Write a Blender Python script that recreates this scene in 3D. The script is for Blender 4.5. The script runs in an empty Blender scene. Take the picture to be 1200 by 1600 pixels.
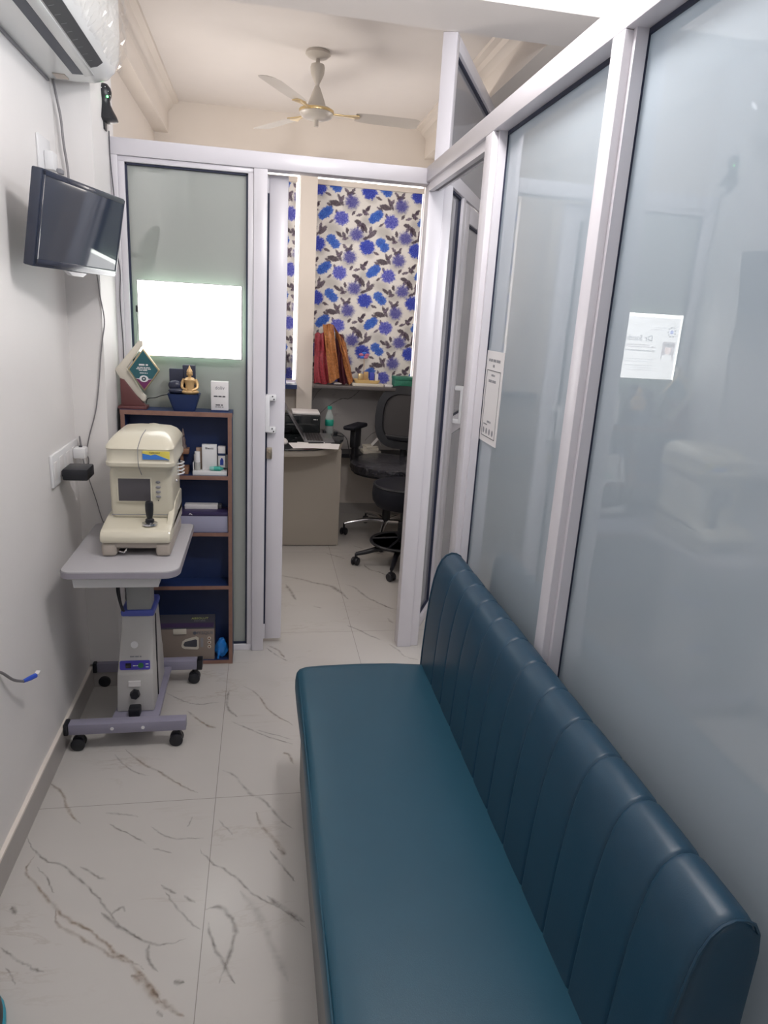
import bpy, bmesh, math, random
import numpy as np
from mathutils import Vector, Matrix
random.seed(7)
S = bpy.context.scene
COL = S.collection
# ------------------------------------------------------------------ camera
cd = bpy.data.cameras.new('camera'); cam = bpy.data.objects.new('camera', cd); COL.objects.link(cam)
cam.matrix_world = Matrix(((0.984203, -0.008755, -0.176827, 0), (-0.167309, 0.280619, -0.945124, 0), (0.057896, 0.959779, 0.274722, 1.55), (0, 0, 0, 1)))
# columns = right, up, backward
R_ = ((0.984203067, -0.167309368, 0.057895527), (-0.008754957, 0.280619443, 0.959779182), (-0.176826675, -0.945124488, 0.274721730))
cam.matrix_world = Matrix(((R_[0][0], R_[1][0], R_[2][0], 0), (R_[0][1], R_[1][1], R_[2][1], 0), (R_[0][2], R_[1][2], R_[2][2], 1.55), (0, 0, 0, 1)))
cd.sensor_fit = 'VERTICAL'; cd.sensor_height = 36; cd.lens = 24.022; cd.clip_start = 0.02
S.camera = cam
# ------------------------------------------------------------------ world, lights, exposure
w = bpy.data.worlds.new('daylight'); S.world = w; w.use_nodes = True
bg = w.node_tree.nodes['Background']; bg.inputs[0].default_value = (1.0, 0.95, 0.9, 1); bg.inputs[1].default_value = 4.0
S.view_settings.view_transform = 'Standard'; S.view_settings.look = 'None'
S.view_settings.exposure = 0.12; S.view_settings.gamma = 1.0; S.view_settings.use_curve_mapping = False
def area(name, loc, sx, sy, power, color, rot=(0, 0, 0)):
    l = bpy.data.lights.new(name, 'AREA'); l.shape = 'RECTANGLE'; l.size = sx; l.size_y = sy; l.energy = power; l.color = color
    o = bpy.data.objects.new(name, l); COL.objects.link(o); o.location = loc; o.rotation_euler = rot
    return o
def bulb(name, loc, r, power, color):
    l = bpy.data.lights.new(name, 'POINT'); l.shadow_soft_size = r; l.energy = power; l.color = color
    o = bpy.data.objects.new(name, l); COL.objects.link(o); o.location = loc; return o
bulb('aisle_lamp', (0.40, 1.45, 2.46), 0.09, 34, (1.0, 0.965, 0.96))
bulb('entrance_fill', (-0.2, -0.9, 2.77), 0.05, 5, (0.93, 0.96, 1.0))  # weak fill light added behind the camera, no real fixture
area('office_right_fill', (1.28, 4.40, 1.95), 0.4, 0.4, 5, (1.0, 0.93, 0.87), (0, math.radians(90), 0))  # unseen light added to brighten the office ceiling and left beam
area('office_left_fill', (-0.715, 4.2, 1.92), 0.3, 0.9, 13, (1.0, 0.93, 0.87), (0, math.radians(-94), 0))  # added light, hidden by the left pane, lifts office and pane brightness
area('side_room_fill', (1.75, 0.95, 2.25), 0.5, 1.6, 46, (0.92, 0.95, 1.0), (0, math.radians(104), 0))  # invented source in the unseen side room, brightens the frosted glass from behind
# ------------------------------------------------------------------ helpers
def mat(name, col, rough=0.5, metal=0.0, coat=0.0, var=0.0, vscale=8.0, bump=0.0, bscale=60.0, spec=0.5, emit=None, estr=0.0, alpha=1.0, trans=0.0, ior=1.5):
    m = bpy.data.materials.new(name); m.use_nodes = True
    nt = m.node_tree; b = nt.nodes['Principled BSDF']
    b.inputs['Base Color'].default_value = (*col, 1); b.inputs['Roughness'].default_value = rough
    b.inputs['Metallic'].default_value = metal; b.inputs['Coat Weight'].default_value = coat
    b.inputs['Specular IOR Level'].default_value = spec
    b.inputs['IOR'].default_value = ior
    b.inputs['Transmission Weight'].default_value = trans
    b.inputs['Alpha'].default_value = alpha
    if emit: b.inputs['Emission Color'].default_value = (*emit, 1); b.inputs['Emission Strength'].default_value = estr
    tc = nt.nodes.new('ShaderNodeTexCoord')
    if var > 0:
        n = nt.nodes.new('ShaderNodeTexNoise'); n.inputs['Scale'].default_value = vscale; n.inputs['Detail'].default_value = 4
        nt.links.new(tc.outputs['Object'], n.inputs['Vector'])
        mx = nt.nodes.new('ShaderNodeMix'); mx.data_type = 'RGBA'
        mx.inputs[6].default_value = (*[c * (1 - var) for c in col], 1); mx.inputs[7].default_value = (*[min(1, c * (1 + var)) for c in col], 1)
        nt.links.new(n.outputs['Fac'], mx.inputs[0]); nt.links.new(mx.outputs[2], b.inputs['Base Color'])
    if bump > 0:
        n2 = nt.nodes.new('ShaderNodeTexNoise'); n2.inputs['Scale'].default_value = bscale; n2.inputs['Detail'].default_value = 3
        nt.links.new(tc.outputs['Object'], n2.inputs['Vector'])
        bp = nt.nodes.new('ShaderNodeBump'); bp.inputs['Strength'].default_value = bump; bp.inputs['Distance'].default_value = 0.002
        nt.links.new(n2.outputs['Fac'], bp.inputs['Height']); nt.links.new(bp.outputs[0], b.inputs['Normal'])
    return m

class MB:
    def __init__(s): s.bm = bmesh.new()
    def _m(s, faces, mi):
        for f in faces: f.material_index = mi
    def box(s, x0, x1, y0, y1, z0, z1, mi=0, bev=0.0, seg=2, M=None):
        bm = bmesh.new(); bmesh.ops.create_cube(bm, size=1)
        bmesh.ops.scale(bm, vec=(x1 - x0, y1 - y0, z1 - z0), verts=bm.verts)
        if bev > 0: bmesh.ops.bevel(bm, geom=bm.edges[:], offset=bev, segments=seg, profile=0.5, affect='EDGES')
        bmesh.ops.translate(bm, vec=((x0 + x1) / 2, (y0 + y1) / 2, (z0 + z1) / 2), verts=bm.verts)
        s.merge(bm, mi, M); return s
    def merge(s, bm, mi=0, M=None):
        if M is not None: bmesh.ops.transform(bm, matrix=M, verts=bm.verts)
        vs = {v: s.bm.verts.new(v.co) for v in bm.verts}
        for f in bm.faces:
            try: nf = s.bm.faces.new([vs[v] for v in f.verts]); nf.material_index = mi
            except ValueError: pass
        bm.free()
    def prism(s, pts, axis, a, b, mi=0, bev=0.0, M=None):
        # pts: 2D outline; axis 'x': pts=(y,z); 'y': pts=(x,z); 'z': pts=(x,y)
        bm = bmesh.new()
        def P(p, t): return (t, p[0], p[1]) if axis == 'x' else ((p[0], t, p[1]) if axis == 'y' else (p[0], p[1], t))
        A = [bm.verts.new(P(p, a)) for p in pts]; B = [bm.verts.new(P(p, b)) for p in pts]
        bm.faces.new(A); bm.faces.new(B[::-1])
        n = len(pts)
        for i in range(n): bm.faces.new([A[i], B[i], B[(i + 1) % n], A[(i + 1) % n]])
        bmesh.ops.recalc_face_normals(bm, faces=bm.faces)
        if bev > 0: bmesh.ops.bevel(bm, geom=bm.edges[:], offset=bev, segments=2, profile=0.5, affect='EDGES')
        s.merge(bm, mi, M); return s
    def loft(s, rings, mi=0, cap=True, closed=True):
        L = [[s.bm.verts.new(p) for p in r] for r in rings]
        fs = []
        for a, b in zip(L[:-1], L[1:]):
            n = len(a)
            for i in range(n if closed else n - 1):
                fs.append(s.bm.faces.new([a[i], a[(i + 1) % n], b[(i + 1) % n], b[i]]))
        if cap and closed: fs.append(s.bm.faces.new(L[0][::-1])); fs.append(s.bm.faces.new(L[-1]))
        s._m(fs, mi); return s
    def cyl(s, p0, p1, r0, r1=None, n=16, mi=0, cap=True):
        r1 = r0 if r1 is None else r1
        p0 = Vector(p0); p1 = Vector(p1); d = (p1 - p0).normalized()
        u = d.orthogonal().normalized(); v = d.cross(u)
        f = lambda p, r: [p + (u * math.cos(2 * math.pi * i / n) + v * math.sin(2 * math.pi * i / n)) * r for i in range(n)]
        return s.loft([f(p0, r0), f(p1, r1)], mi, cap)
    def tube(s, pts, r, n=8, mi=0):
        pts = [Vector(p) for p in pts]; rings = []; u = None
        for i, p in enumerate(pts):
            d = (pts[min(i + 1, len(pts) - 1)] - pts[max(i - 1, 0)]).normalized()
            u = d.orthogonal().normalized() if u is None else (u - d * u.dot(d)).normalized()
            v = d.cross(u); rr = r[i] if isinstance(r, (list, tuple)) else r
            rings.append([p + (u * math.cos(2 * math.pi * k / n) + v * math.sin(2 * math.pi * k / n)) * rr for k in range(n)])
        return s.loft(rings, mi)
    def lathe(s, prof, c=(0, 0, 0), n=24, mi=0, axis='z', M=None):
        bm = bmesh.new(); L = []
        for r, h in prof:
            ring = []
            for k in range(n):
                a = 2 * math.pi * k / n; x, y = max(r, 1e-5) * math.cos(a), max(r, 1e-5) * math.sin(a)
                q = (x, y, h) if axis == 'z' else ((h, x, y) if axis == 'x' else (x, h, y))
                ring.append(bm.verts.new((q[0] + c[0], q[1] + c[1], q[2] + c[2])))
            L.append(ring)
        for a, b in zip(L[:-1], L[1:]):
            for i in range(n): bm.faces.new([a[i], a[(i + 1) % n], b[(i + 1) % n], b[i]])
        bm.faces.new(L[0][::-1]); bm.faces.new(L[-1])
        s.merge(bm, mi, M); return s
    def ell(s, c, r, mi=0, n=16, M=None):
        bm = bmesh.new(); bmesh.ops.create_uvsphere(bm, u_segments=n, v_segments=max(6, n * 2 // 3), radius=1)
        bmesh.ops.scale(bm, vec=r, verts=bm.verts); bmesh.ops.translate(bm, vec=c, verts=bm.verts)
        s.merge(bm, mi, M); return s
    def quad(s, a, b, c, d, mi=0):
        f = s.bm.faces.new([s.bm.verts.new(p) for p in (a, b, c, d)]); f.material_index = mi; return s
    def fit(s, M): bmesh.ops.transform(s.bm, matrix=M, verts=s.bm.verts); return s

OFF = {}
def obj(name, mb, mats, parent=None, label=None, smooth=True, local=False, sub=0):
    me = bpy.data.meshes.new(name); bm = mb.bm
    bmesh.ops.recalc_face_normals(bm, faces=bm.faces)
    off = Vector((0, 0, 0))
    if parent is not None and not local: off = OFF.get(parent.name, Vector((0, 0, 0)))
    if off.length > 0: bmesh.ops.translate(bm, vec=-off, verts=bm.verts)
    bm.normal_update()
    for f in bm.faces: f.smooth = smooth
    for e in bm.edges:
        if len(e.link_faces) == 2 and e.calc_face_angle(0) > math.radians(38): e.smooth = False
    bm.to_mesh(me); bm.free()
    if not isinstance(mats, (list, tuple)): mats = [mats]
    for m in mats: me.materials.append(m)
    o = bpy.data.objects.new(name, me); COL.objects.link(o)
    if parent is not None: o.parent = parent
    OFF[o.name] = off
    if label: o['label'] = label
    if sub:
        md = o.modifiers.new('subd', 'SUBSURF'); md.levels = sub; md.render_levels = sub
    return o
def tag(o, label, cat, group=None):
    o['label'] = label; o['category'] = cat
    if group: o['group'] = group
    return o
def thing(name, label, cat, loc, rz=0.0, group=None):
    o = bpy.data.objects.new(name, None); COL.objects.link(o); o.location = loc; o.rotation_euler = (0, 0, rz)
    o.empty_display_size = 0.05
    OFF[o.name] = Vector(loc) if rz == 0 else Vector((0, 0, 0))
    return tag(o, label, cat, group)
def struct(name, mb, mats, label, parent=None, **k):
    o = obj(name, mb, mats, parent, **k)
    if parent is None: o['kind'] = 'structure'; o['label'] = label
    return o
def sthing(name, label, loc=(0, 0, 0)):
    o = bpy.data.objects.new(name, None); COL.objects.link(o); o.location = loc; OFF[o.name] = Vector(loc)
    o['kind'] = 'structure'; o['label'] = label; return o
def text(name, body, size, M, material, parent, align='CENTER', ext=0.0003, label=None, bold=0.0, sx=1.0):
    cu = bpy.data.curves.new(name, 'FONT'); cu.body = body; cu.size = size; cu.align_x = align; cu.align_y = 'CENTER'
    cu.extrude = ext; cu.resolution_u = 2; cu.offset = bold
    t = bpy.data.objects.new(name, cu); COL.objects.link(t)
    dg = bpy.context.evaluated_depsgraph_get(); me = bpy.data.meshes.new_from_object(t.evaluated_get(dg))
    bpy.data.objects.remove(t); bpy.data.curves.remove(cu)
    off = OFF.get(parent.name, Vector((0, 0, 0)))
    me.transform(Matrix.Translation(-off) @ M @ Matrix.Diagonal((sx, 1, 1, 1)))
    me.materials.clear(); me.materials.append(material)
    o = bpy.data.objects.new(name, me); COL.objects.link(o); o.parent = parent; OFF[o.name] = off
    if label: o['label'] = label
    return o
def TM(loc, nrm, up=(0, 0, 1)):
    # matrix whose local z = normal, y = up: text reads from the normal side
    z = Vector(nrm).normalized(); y = Vector(up); y = (y - z * y.dot(z)).normalized(); x = y.cross(z)
    return Matrix(((x.x, y.x, z.x, loc[0]), (x.y, y.y, z.y, loc[1]), (x.z, y.z, z.z, loc[2]), (0, 0, 0, 1)))
def smooth_pts(pts, k=6):
    P = [Vector(p) for p in pts]; out = []
    for i in range(len(P) - 1):
        p0 = P[max(i - 1, 0)]; p1 = P[i]; p2 = P[i + 1]; p3 = P[min(i + 2, len(P) - 1)]
        for j in range(k):
            t = j / k; t2 = t * t; t3 = t2 * t
            out.append(0.5 * ((2 * p1) + (-p0 + p2) * t + (2 * p0 - 5 * p1 + 4 * p2 - p3) * t2 + (-p0 + 3 * p1 - 3 * p2 + p3) * t3))
    out.append(P[-1]); return out
# ------------------------------------------------------------------ materials
M_wall = mat('wall_paint', (0.76, 0.74, 0.73), 0.55, var=0.02, bump=0.05, bscale=200)
M_cream = mat('cream_paint', (0.76, 0.70, 0.64), 0.6, var=0.02)
M_ceil = mat('ceiling_paint', (0.78, 0.74, 0.71), 0.7, var=0.02)
M_alu = mat('white_aluminium', (0.64, 0.62, 0.66), 0.3, var=0.02, spec=0.5)
M_gasket = mat('black_gasket', (0.015, 0.02, 0.05), 0.6)
M_white = mat('white_plastic', (0.75, 0.75, 0.76), 0.35, var=0.02)
M_black = mat('black_plastic', (0.012, 0.013, 0.018), 0.4, var=0.2)
M_ink = mat('ink', (0.06, 0.06, 0.07), 0.6)
M_inkgrey = mat('grey_ink', (0.25, 0.25, 0.27), 0.6)
M_chrome = mat('chrome', (0.75, 0.75, 0.77), 0.15, metal=1.0)
M_paper = mat('paper', (0.72, 0.70, 0.70), 0.5, var=0.02)
M_navy = mat('navy_laminate', (0.012, 0.028, 0.10), 0.45, var=0.12, vscale=20)
M_wood = mat('walnut_edge', (0.24, 0.13, 0.10), 0.5, var=0.25, vscale=30)
M_beige = mat('beige_laminate', (0.44, 0.40, 0.34), 0.5, var=0.02)
def frosted(name, col, refl=1.0, k=0.35):
    m = bpy.data.materials.new(name); m.use_nodes = True; nt = m.node_tree
    nt.nodes.remove(nt.nodes['Principled BSDF']); out = nt.nodes['Material Output']
    d = nt.nodes.new('ShaderNodeBsdfDiffuse'); d.inputs[0].default_value = (*col, 1)
    t = nt.nodes.new('ShaderNodeBsdfTranslucent'); t.inputs[0].default_value = (*col, 1)
    mx = nt.nodes.new('ShaderNodeMixShader'); mx.inputs[0].default_value = k
    g = nt.nodes.new('ShaderNodeBsdfGlossy'); g.inputs['Roughness'].default_value = 0.012; g.inputs[0].default_value = (refl, refl, refl, 1)
    fr = nt.nodes.new('ShaderNodeFresnel'); fr.inputs[0].default_value = 1.85
    m2 = nt.nodes.new('ShaderNodeMixShader')
    nt.links.new(d.outputs[0], mx.inputs[1]); nt.links.new(t.outputs[0], mx.inputs[2])
    nt.links.new(fr.outputs[0], m2.inputs[0]); nt.links.new(mx.outputs[0], m2.inputs[1]); nt.links.new(g.outputs[0], m2.inputs[2])
    nt.links.new(m2.outputs[0], out.inputs[0]); return m
M_frost = frosted('frosted_glass_blue', (0.57, 0.64, 0.695), k=0.5)
M_frost2 = frosted('frosted_glass_green', (0.62, 0.66, 0.62), k=0.5)
M_frost3 = frosted('frosted_glass_grey', (0.44, 0.44, 0.48), k=0.4)

def marble(name, base, vein, rough, scale=1.0, tiles=True, spec=0.5, vw=0.016, vs=0.55):
    m = bpy.data.materials.new(name); m.use_nodes = True; nt = m.node_tree; b = nt.nodes['Principled BSDF']; N = nt.nodes.new; L = nt.links.new
    b.inputs['Roughness'].default_value = rough; b.inputs['Specular IOR Level'].default_value = spec
    tc = N('ShaderNodeTexCoord'); mp = N('ShaderNodeMapping'); mp.inputs['Rotation'].default_value = (0, 0, math.radians(52)); mp.inputs['Scale'].default_value = (0.7 * scale, 2.4 * scale, 1.5 * scale)
    L(tc.outputs['Object'], mp.inputs[0])
    n = N('ShaderNodeTexNoise'); n.inputs['Scale'].default_value = 2.2; n.inputs['Detail'].default_value = 7; n.inputs['Roughness'].default_value = 0.62; n.inputs['Distortion'].default_value = 0.5
    L(mp.outputs[0], n.inputs['Vector'])
    a = N('ShaderNodeMath'); a.operation = 'SUBTRACT'; a.inputs[1].default_value = 0.5; L(n.outputs['Fac'], a.inputs[0])
    a2 = N('ShaderNodeMath'); a2.operation = 'ABSOLUTE'; L(a.outputs[0], a2.inputs[0])
    r = N('ShaderNodeMapRange'); r.inputs[1].default_value = 0.0; r.inputs[2].default_value = vw; r.inputs[3].default_value = 1; r.inputs[4].default_value = 0; L(a2.outputs[0], r.inputs[0])
    n2 = N('ShaderNodeTexNoise'); n2.inputs['Scale'].default_value = 2.6 * scale; n2.inputs['Detail'].default_value = 5; L(tc.outputs['Object'], n2.inputs['Vector'])
    r2 = N('ShaderNodeMapRange'); r2.inputs[1].default_value = 0.5; r2.inputs[2].default_value = 0.7; L(n2.outputs['Fac'], r2.inputs[0])
    mu = N('ShaderNodeMath'); mu.operation = 'MULTIPLY'; L(r.outputs[0], mu.inputs[0]); L(r2.outputs[0], mu.inputs[1])
    mu2 = N('ShaderNodeMath'); mu2.operation = 'MULTIPLY'; mu2.inputs[1].default_value = vs; L(mu.outputs[0], mu2.inputs[0])
    cl = N('ShaderNodeTexNoise'); cl.inputs['Scale'].default_value = 1.4; cl.inputs['Detail'].default_value = 4; L(mp.outputs[0], cl.inputs['Vector'])
    cm = N('ShaderNodeMix'); cm.data_type = 'RGBA'; cm.inputs[6].default_value = (*[c * 0.93 for c in base], 1); cm.inputs[7].default_value = (*[min(1, c * 1.06) for c in base], 1); L(cl.outputs['Fac'], cm.inputs[0])
    mx = N('ShaderNodeMix'); mx.data_type = 'RGBA'; L(mu2.outputs[0], mx.inputs[0]); L(cm.outputs[2], mx.inputs[6]); mx.inputs[7].default_value = (*vein, 1)
    last = mx.outputs[2]
    if tiles:
        br = N('ShaderNodeTexBrick'); br.offset = 0.0; br.inputs['Scale'].default_value = 1.0; br.inputs['Mortar Size'].default_value = 0.0012; br.inputs['Mortar Smooth'].default_value = 0.3
        br.inputs['Brick Width'].default_value = 0.6; br.inputs['Row Height'].default_value = 1.2
        br.inputs['Color1'].default_value = (1, 1, 1, 1); br.inputs['Color2'].default_value = (1, 1, 1, 1); br.inputs['Mortar'].default_value = (0.55, 0.53, 0.52, 1)
        mp2 = N('ShaderNodeMapping'); mp2.inputs['Location'].default_value = (0.139 + 0.6 * 4, -1.95 + 1.2 * 4, 0); L(tc.outputs['Object'], mp2.inputs[0]); L(mp2.outputs[0], br.inputs['Vector'])
        m3 = N('ShaderNodeMix'); m3.data_type = 'RGBA'; m3.blend_type = 'MULTIPLY'; m3.inputs[0].default_value = 1.0; L(last, m3.inputs[6]); L(br.outputs['Color'], m3.inputs[7]); last = m3.outputs[2]
    L(last, b.inputs['Base Color']); return m
M_floor = marble('floor_marble', (0.52, 0.50, 0.475), (0.36, 0.30, 0.25), 0.22)
M_skirt = marble('skirting_marble', (0.40, 0.375, 0.36), (0.35, 0.3, 0.26), 0.3, 2.0, False)
M_splash = marble('grey_marble', (0.36, 0.345, 0.34), (0.12, 0.11, 0.11), 0.3, 2.0, False, vw=0.03, vs=0.8)
def vein_mat(name, col):
    m = bpy.data.materials.new(name); m.use_nodes = True; nt = m.node_tree; b = nt.nodes['Principled BSDF']
    b.inputs['Base Color'].default_value = (*col, 1); b.inputs['Roughness'].default_value = 0.22
    at = nt.nodes.new('ShaderNodeAttribute'); at.attribute_name = 'a'
    n = nt.nodes.new('ShaderNodeTexNoise'); n.inputs['Scale'].default_value = 40; n.inputs['Detail'].default_value = 4
    tc = nt.nodes.new('ShaderNodeTexCoord'); nt.links.new(tc.outputs['Object'], n.inputs['Vector'])
    mr = nt.nodes.new('ShaderNodeMapRange'); mr.inputs[1].default_value = 0.25; mr.inputs[2].default_value = 0.75; nt.links.new(n.outputs['Fac'], mr.inputs[0])
    mu = nt.nodes.new('ShaderNodeMath'); mu.operation = 'MULTIPLY'; nt.links.new(at.outputs['Fac'], mu.inputs[0]); nt.links.new(mr.outputs[0], mu.inputs[1])
    nt.links.new(mu.outputs[0], b.inputs['Alpha']); return m
M_vein = [vein_mat('grey_vein', (0.25, 0.22, 0.20)), vein_mat('rust_vein', (0.32, 0.20, 0.11))]
# ------------------------------------------------------------------ room shell
fl = struct('floor', MB().box(-0.95, 2.75, -1.75, 5.45, -0.06, 0.0), M_floor, 'white marble-look tiled floor with grey and rust veins')
VEINS = [(0.006,0,[(-0.682,1.84),(-0.647,1.783),(-0.609,1.738),(-0.542,1.703),(-0.494,1.652),(-0.444,1.601),(-0.408,1.557),(-0.358,1.493),(-0.312,1.451),(-0.261,1.418),(-0.216,1.417),(-0.177,1.422)]),(0.008,1,[(-0.634,1.751),(-0.643,1.712),(-0.628,1.672),(-0.572,1.611),(-0.524,1.557),(-0.49,1.524),(-0.427,1.48),(-0.372,1.431),(-0.34,1.397),(-0.297,1.367),(-0.269,1.346)]),(0.009,1,[(-0.523,1.553),(-0.508,1.51),(-0.464,1.473),(-0.403,1.431),(-0.352,1.395),(-0.319,1.388),(-0.281,1.344),(-0.25,1.302),(-0.214,1.258)]),(0.018,1,[(-0.298,1.337),(-0.271,1.318),(-0.238,1.281),(-0.21,1.253),(-0.157,1.22)]),(0.004,0,[(-0.614,1.709),(-0.572,1.656),(-0.545,1.608)]),(0.006,0,[(-0.377,1.519),(-0.36,1.539),(-0.344,1.524)]),(0.008,0,[(-0.406,1.531),(-0.349,1.479),(-0.296,1.438)]),(0.008,0,[(-0.268,1.419),(-0.264,1.374),(-0.231,1.338)]),(0.007,0,[(-0.475,1.913),(-0.412,1.899),(-0.369,1.883)]),(0.005,0,[(-0.452,1.862),(-0.389,1.815),(-0.327,1.765)]),(0.004,0,[(-0.323,1.837),(-0.261,1.783),(-0.166,1.77)]),(0.007,0,[(-0.498,1.696),(-0.446,1.657),(-0.41,1.634)]),(0.004,0,[(-0.309,1.742),(-0.245,1.72)]),(0.006,0,[(-0.267,1.604),(-0.221,1.571)]),(0.006,0,[(-0.198,1.56),(-0.164,1.534)]),(0.009,1,[(-0.474,2.241),(-0.406,2.159),(-0.335,2.101),(-0.256,2.024),(-0.196,1.982)]),(0.006,0,[(-0.505,2.213),(-0.446,2.133),(-0.368,2.083)]),(0.009,1,[(-0.679,2.073),(-0.632,2.02),(-0.586,1.934),(-0.539,1.87)]),(0.006,0,[(-0.386,2.625),(-0.302,2.547),(-0.248,2.523),(-0.164,2.527)]),(0.01,1,[(-0.285,2.477),(-0.205,2.379),(-0.163,2.349)]),(0.008,1,[(-0.072,2.652),(-0.015,2.588),(0.029,2.473),(0.07,2.412),(0.13,2.343)]),(0.006,0,[(-0.105,2.389),(-0.012,2.31),(0.067,2.252),(0.125,2.219)]),(0.004,0,[(-0.012,2.327),(0.126,2.247)]),(0.01,1,[(0.085,2.169),(0.108,2.159),(0.12,2.104)]),(0.01,0,[(-0.129,2.09),(-0.082,2.056),(-0.035,1.969),(0.013,1.925),(0.059,1.846),(0.107,1.782)]),(0.014,1,[(-0.008,1.871),(0.005,1.815),(0.049,1.743),(0.076,1.686),(0.056,1.709)]),(0.006,0,[(0.033,1.701),(0.07,1.635),(0.106,1.577)]),(0.004,0,[(-0.123,1.846),(-0.079,1.772)]),(0.006,0,[(-0.17,1.727),(-0.136,1.677),(-0.073,1.621),(-0.005,1.538),(0.066,1.486),(0.127,1.42)]),(0.022,0,[(-0.049,1.561),(-0.004,1.486),(0.023,1.416),(0.049,1.344),(0.073,1.277)]),(0.012,0,[(-0.138,1.509),(-0.096,1.505),(-0.059,1.442),(-0.063,1.387),(-0.09,1.289)]),(0.01,0,[(-0.128,1.466),(-0.11,1.4),(-0.087,1.353),(-0.053,1.285)]),(0.014,0,[(0.024,1.535),(0.08,1.476),(0.121,1.438)]),(0.006,0,[(-0.625,1.45),(-0.586,1.423),(-0.539,1.389),(-0.5,1.367)]),(0.004,0,[(-0.594,1.392),(-0.555,1.346)]),(0.012,0,[(-0.641,1.575),(-0.619,1.547)]),(0.014,0,[(-0.126,2.617),(-0.131,2.495),(-0.086,2.415)]),(0.012,0,[(-0.196,1.309),(-0.171,1.299)]),(0.008,0,[(-0.229,1.241),(-0.21,1.226)]),(0.004,0,[(-0.218,1.826),(-0.207,1.872)]),(0.006,0,[(-0.25,1.579),(-0.2,1.508),(-0.146,1.444)]),(0.006,0,[(0.031,2.991),(0.08,2.909),(0.127,2.855)]),(0.012,0,[(0.5,3.774),(0.547,3.726),(0.585,3.613),(0.64,3.515),(0.695,3.441),(0.747,3.399)]),(0.02,0,[(0.115,3.927),(0.221,3.876),(0.324,3.802),(0.408,3.753),(0.452,3.661),(0.491,3.552)]),(0.012,0,[(0.432,4.329),(0.497,4.269),(0.55,4.211)]),(0.02,0,[(0.147,3.783),(0.176,3.648),(0.198,3.562)]),(0.008,0,[(0.443,3.216),(0.492,3.17),(0.544,3.099),(0.589,3.047)]),(0.008,0,[(0.625,2.997),(0.658,2.933),(0.683,2.871),(0.739,2.831)]),(0.012,0,[(0.67,3.297),(0.678,3.25),(0.699,3.231)]),(0.01,1,[(0.037,3.014),(0.086,2.966),(0.112,2.891)]),(0.01,0,[(0.284,3.477),(0.33,3.436)]),(0.01,0,[(0.655,4.112),(0.68,4.018),(0.739,3.965),(0.792,3.887)]),(0.012,0,[(0.633,4.482),(0.725,4.388),(0.814,4.297)])]
for kind in (0, 1):
    me = bpy.data.meshes.new('marble_vein'); vs = []; fs = []; al = []
    rnd = random.Random(kind + 3)
    for wd, c, pts in VEINS:
        if c != kind: continue
        P = smooth_pts([(x, y, 0) for x, y in pts], 14); nrm = len(P)
        jit = Vector((0, 0, 0)); off0 = len(vs); wn = 1.0; an_ = .5
        for i, p in enumerate(P):
            d = (P[min(i + 1, nrm - 1)] - P[max(i - 1, 0)]).normalized(); n_ = Vector((-d.y, d.x, 0))
            jit = jit * 0.8 + Vector((rnd.gauss(0, 1), rnd.gauss(0, 1), 0)) * 0.0011
            t = i / (nrm - 1); wn = wn * .85 + .15 * rnd.uniform(.1, 1.9); an_ = an_ * .9 + .1 * rnd.uniform(.0, 1.3); far = P[0].y > 2.8; ww = (wd * (.6 if far else .5) + .0008) * wn * min(1, 5 * t + 0.15, 5 * (1 - t) + 0.15)
            q = p + jit
            for s_, a_ in ((-1.3, 0), (0, 1), (1.3, 0)):
                v = q + n_ * ww * s_; vs.append((v.x, v.y, 0.0004)); al.append(a_ * min(1, max(.1, an_)) * (.5 if wd > .015 and kind == 0 and not far else 1))
            if i:
                b = off0 + (i - 1) * 3
                fs += [(b, b + 1, b + 4, b + 3), (b + 1, b + 2, b + 5, b + 4)]
    me.from_pydata(vs, [], fs); at = me.attributes.new('a', 'FLOAT', 'POINT'); at.data.foreach_set('value', al)
    me.materials.append(M_vein[kind]); o = bpy.data.objects.new('marble_vein', me); COL.objects.link(o); o.parent = fl
    o['label'] = 'grey veins in the marble tiles' if kind == 0 else 'rust brown veins in the marble tiles'
struct('ceiling', MB().box(-0.95, 2.75, -1.75, 5.45, 2.85, 2.95), M_ceil, 'plain off-white ceiling')
struct('wall_left', MB().box(-0.84, -0.69, -1.75, 2.70, 0, 2.85), M_wall, 'white painted wall on the left')
struct('wall_column', MB().box(-0.84, -0.572, 2.70, 3.06, 0, 2.85), M_wall, 'white painted column at the left end of the glass partition')
struct('wall_office_left', MB().box(-0.88, -0.73, 3.06, 5.30, 0, 2.85), M_cream, 'cream wall on the left of the inner office')
struct('wall_behind', MB().box(-0.84, 2.7, -1.75, -1.6, 0, 2.85), M_wall, 'white wall behind the camera')
struct('wall_side_room', MB().box(2.6, 2.75, -1.6, 4.15, 0, 2.85), M_wall, 'white wall of the side room behind the frosted glass')
struct('wall_side_room_back', MB().box(1.335, 2.6, 4.15, 4.27, 0, 2.85), M_wall, 'wall closing the side room')
struct('wall_right', MB().box(1.30, 1.42, 4.27, 5.30, 0, 2.85), M_cream, 'cream wall on the right of the inner office')
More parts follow.
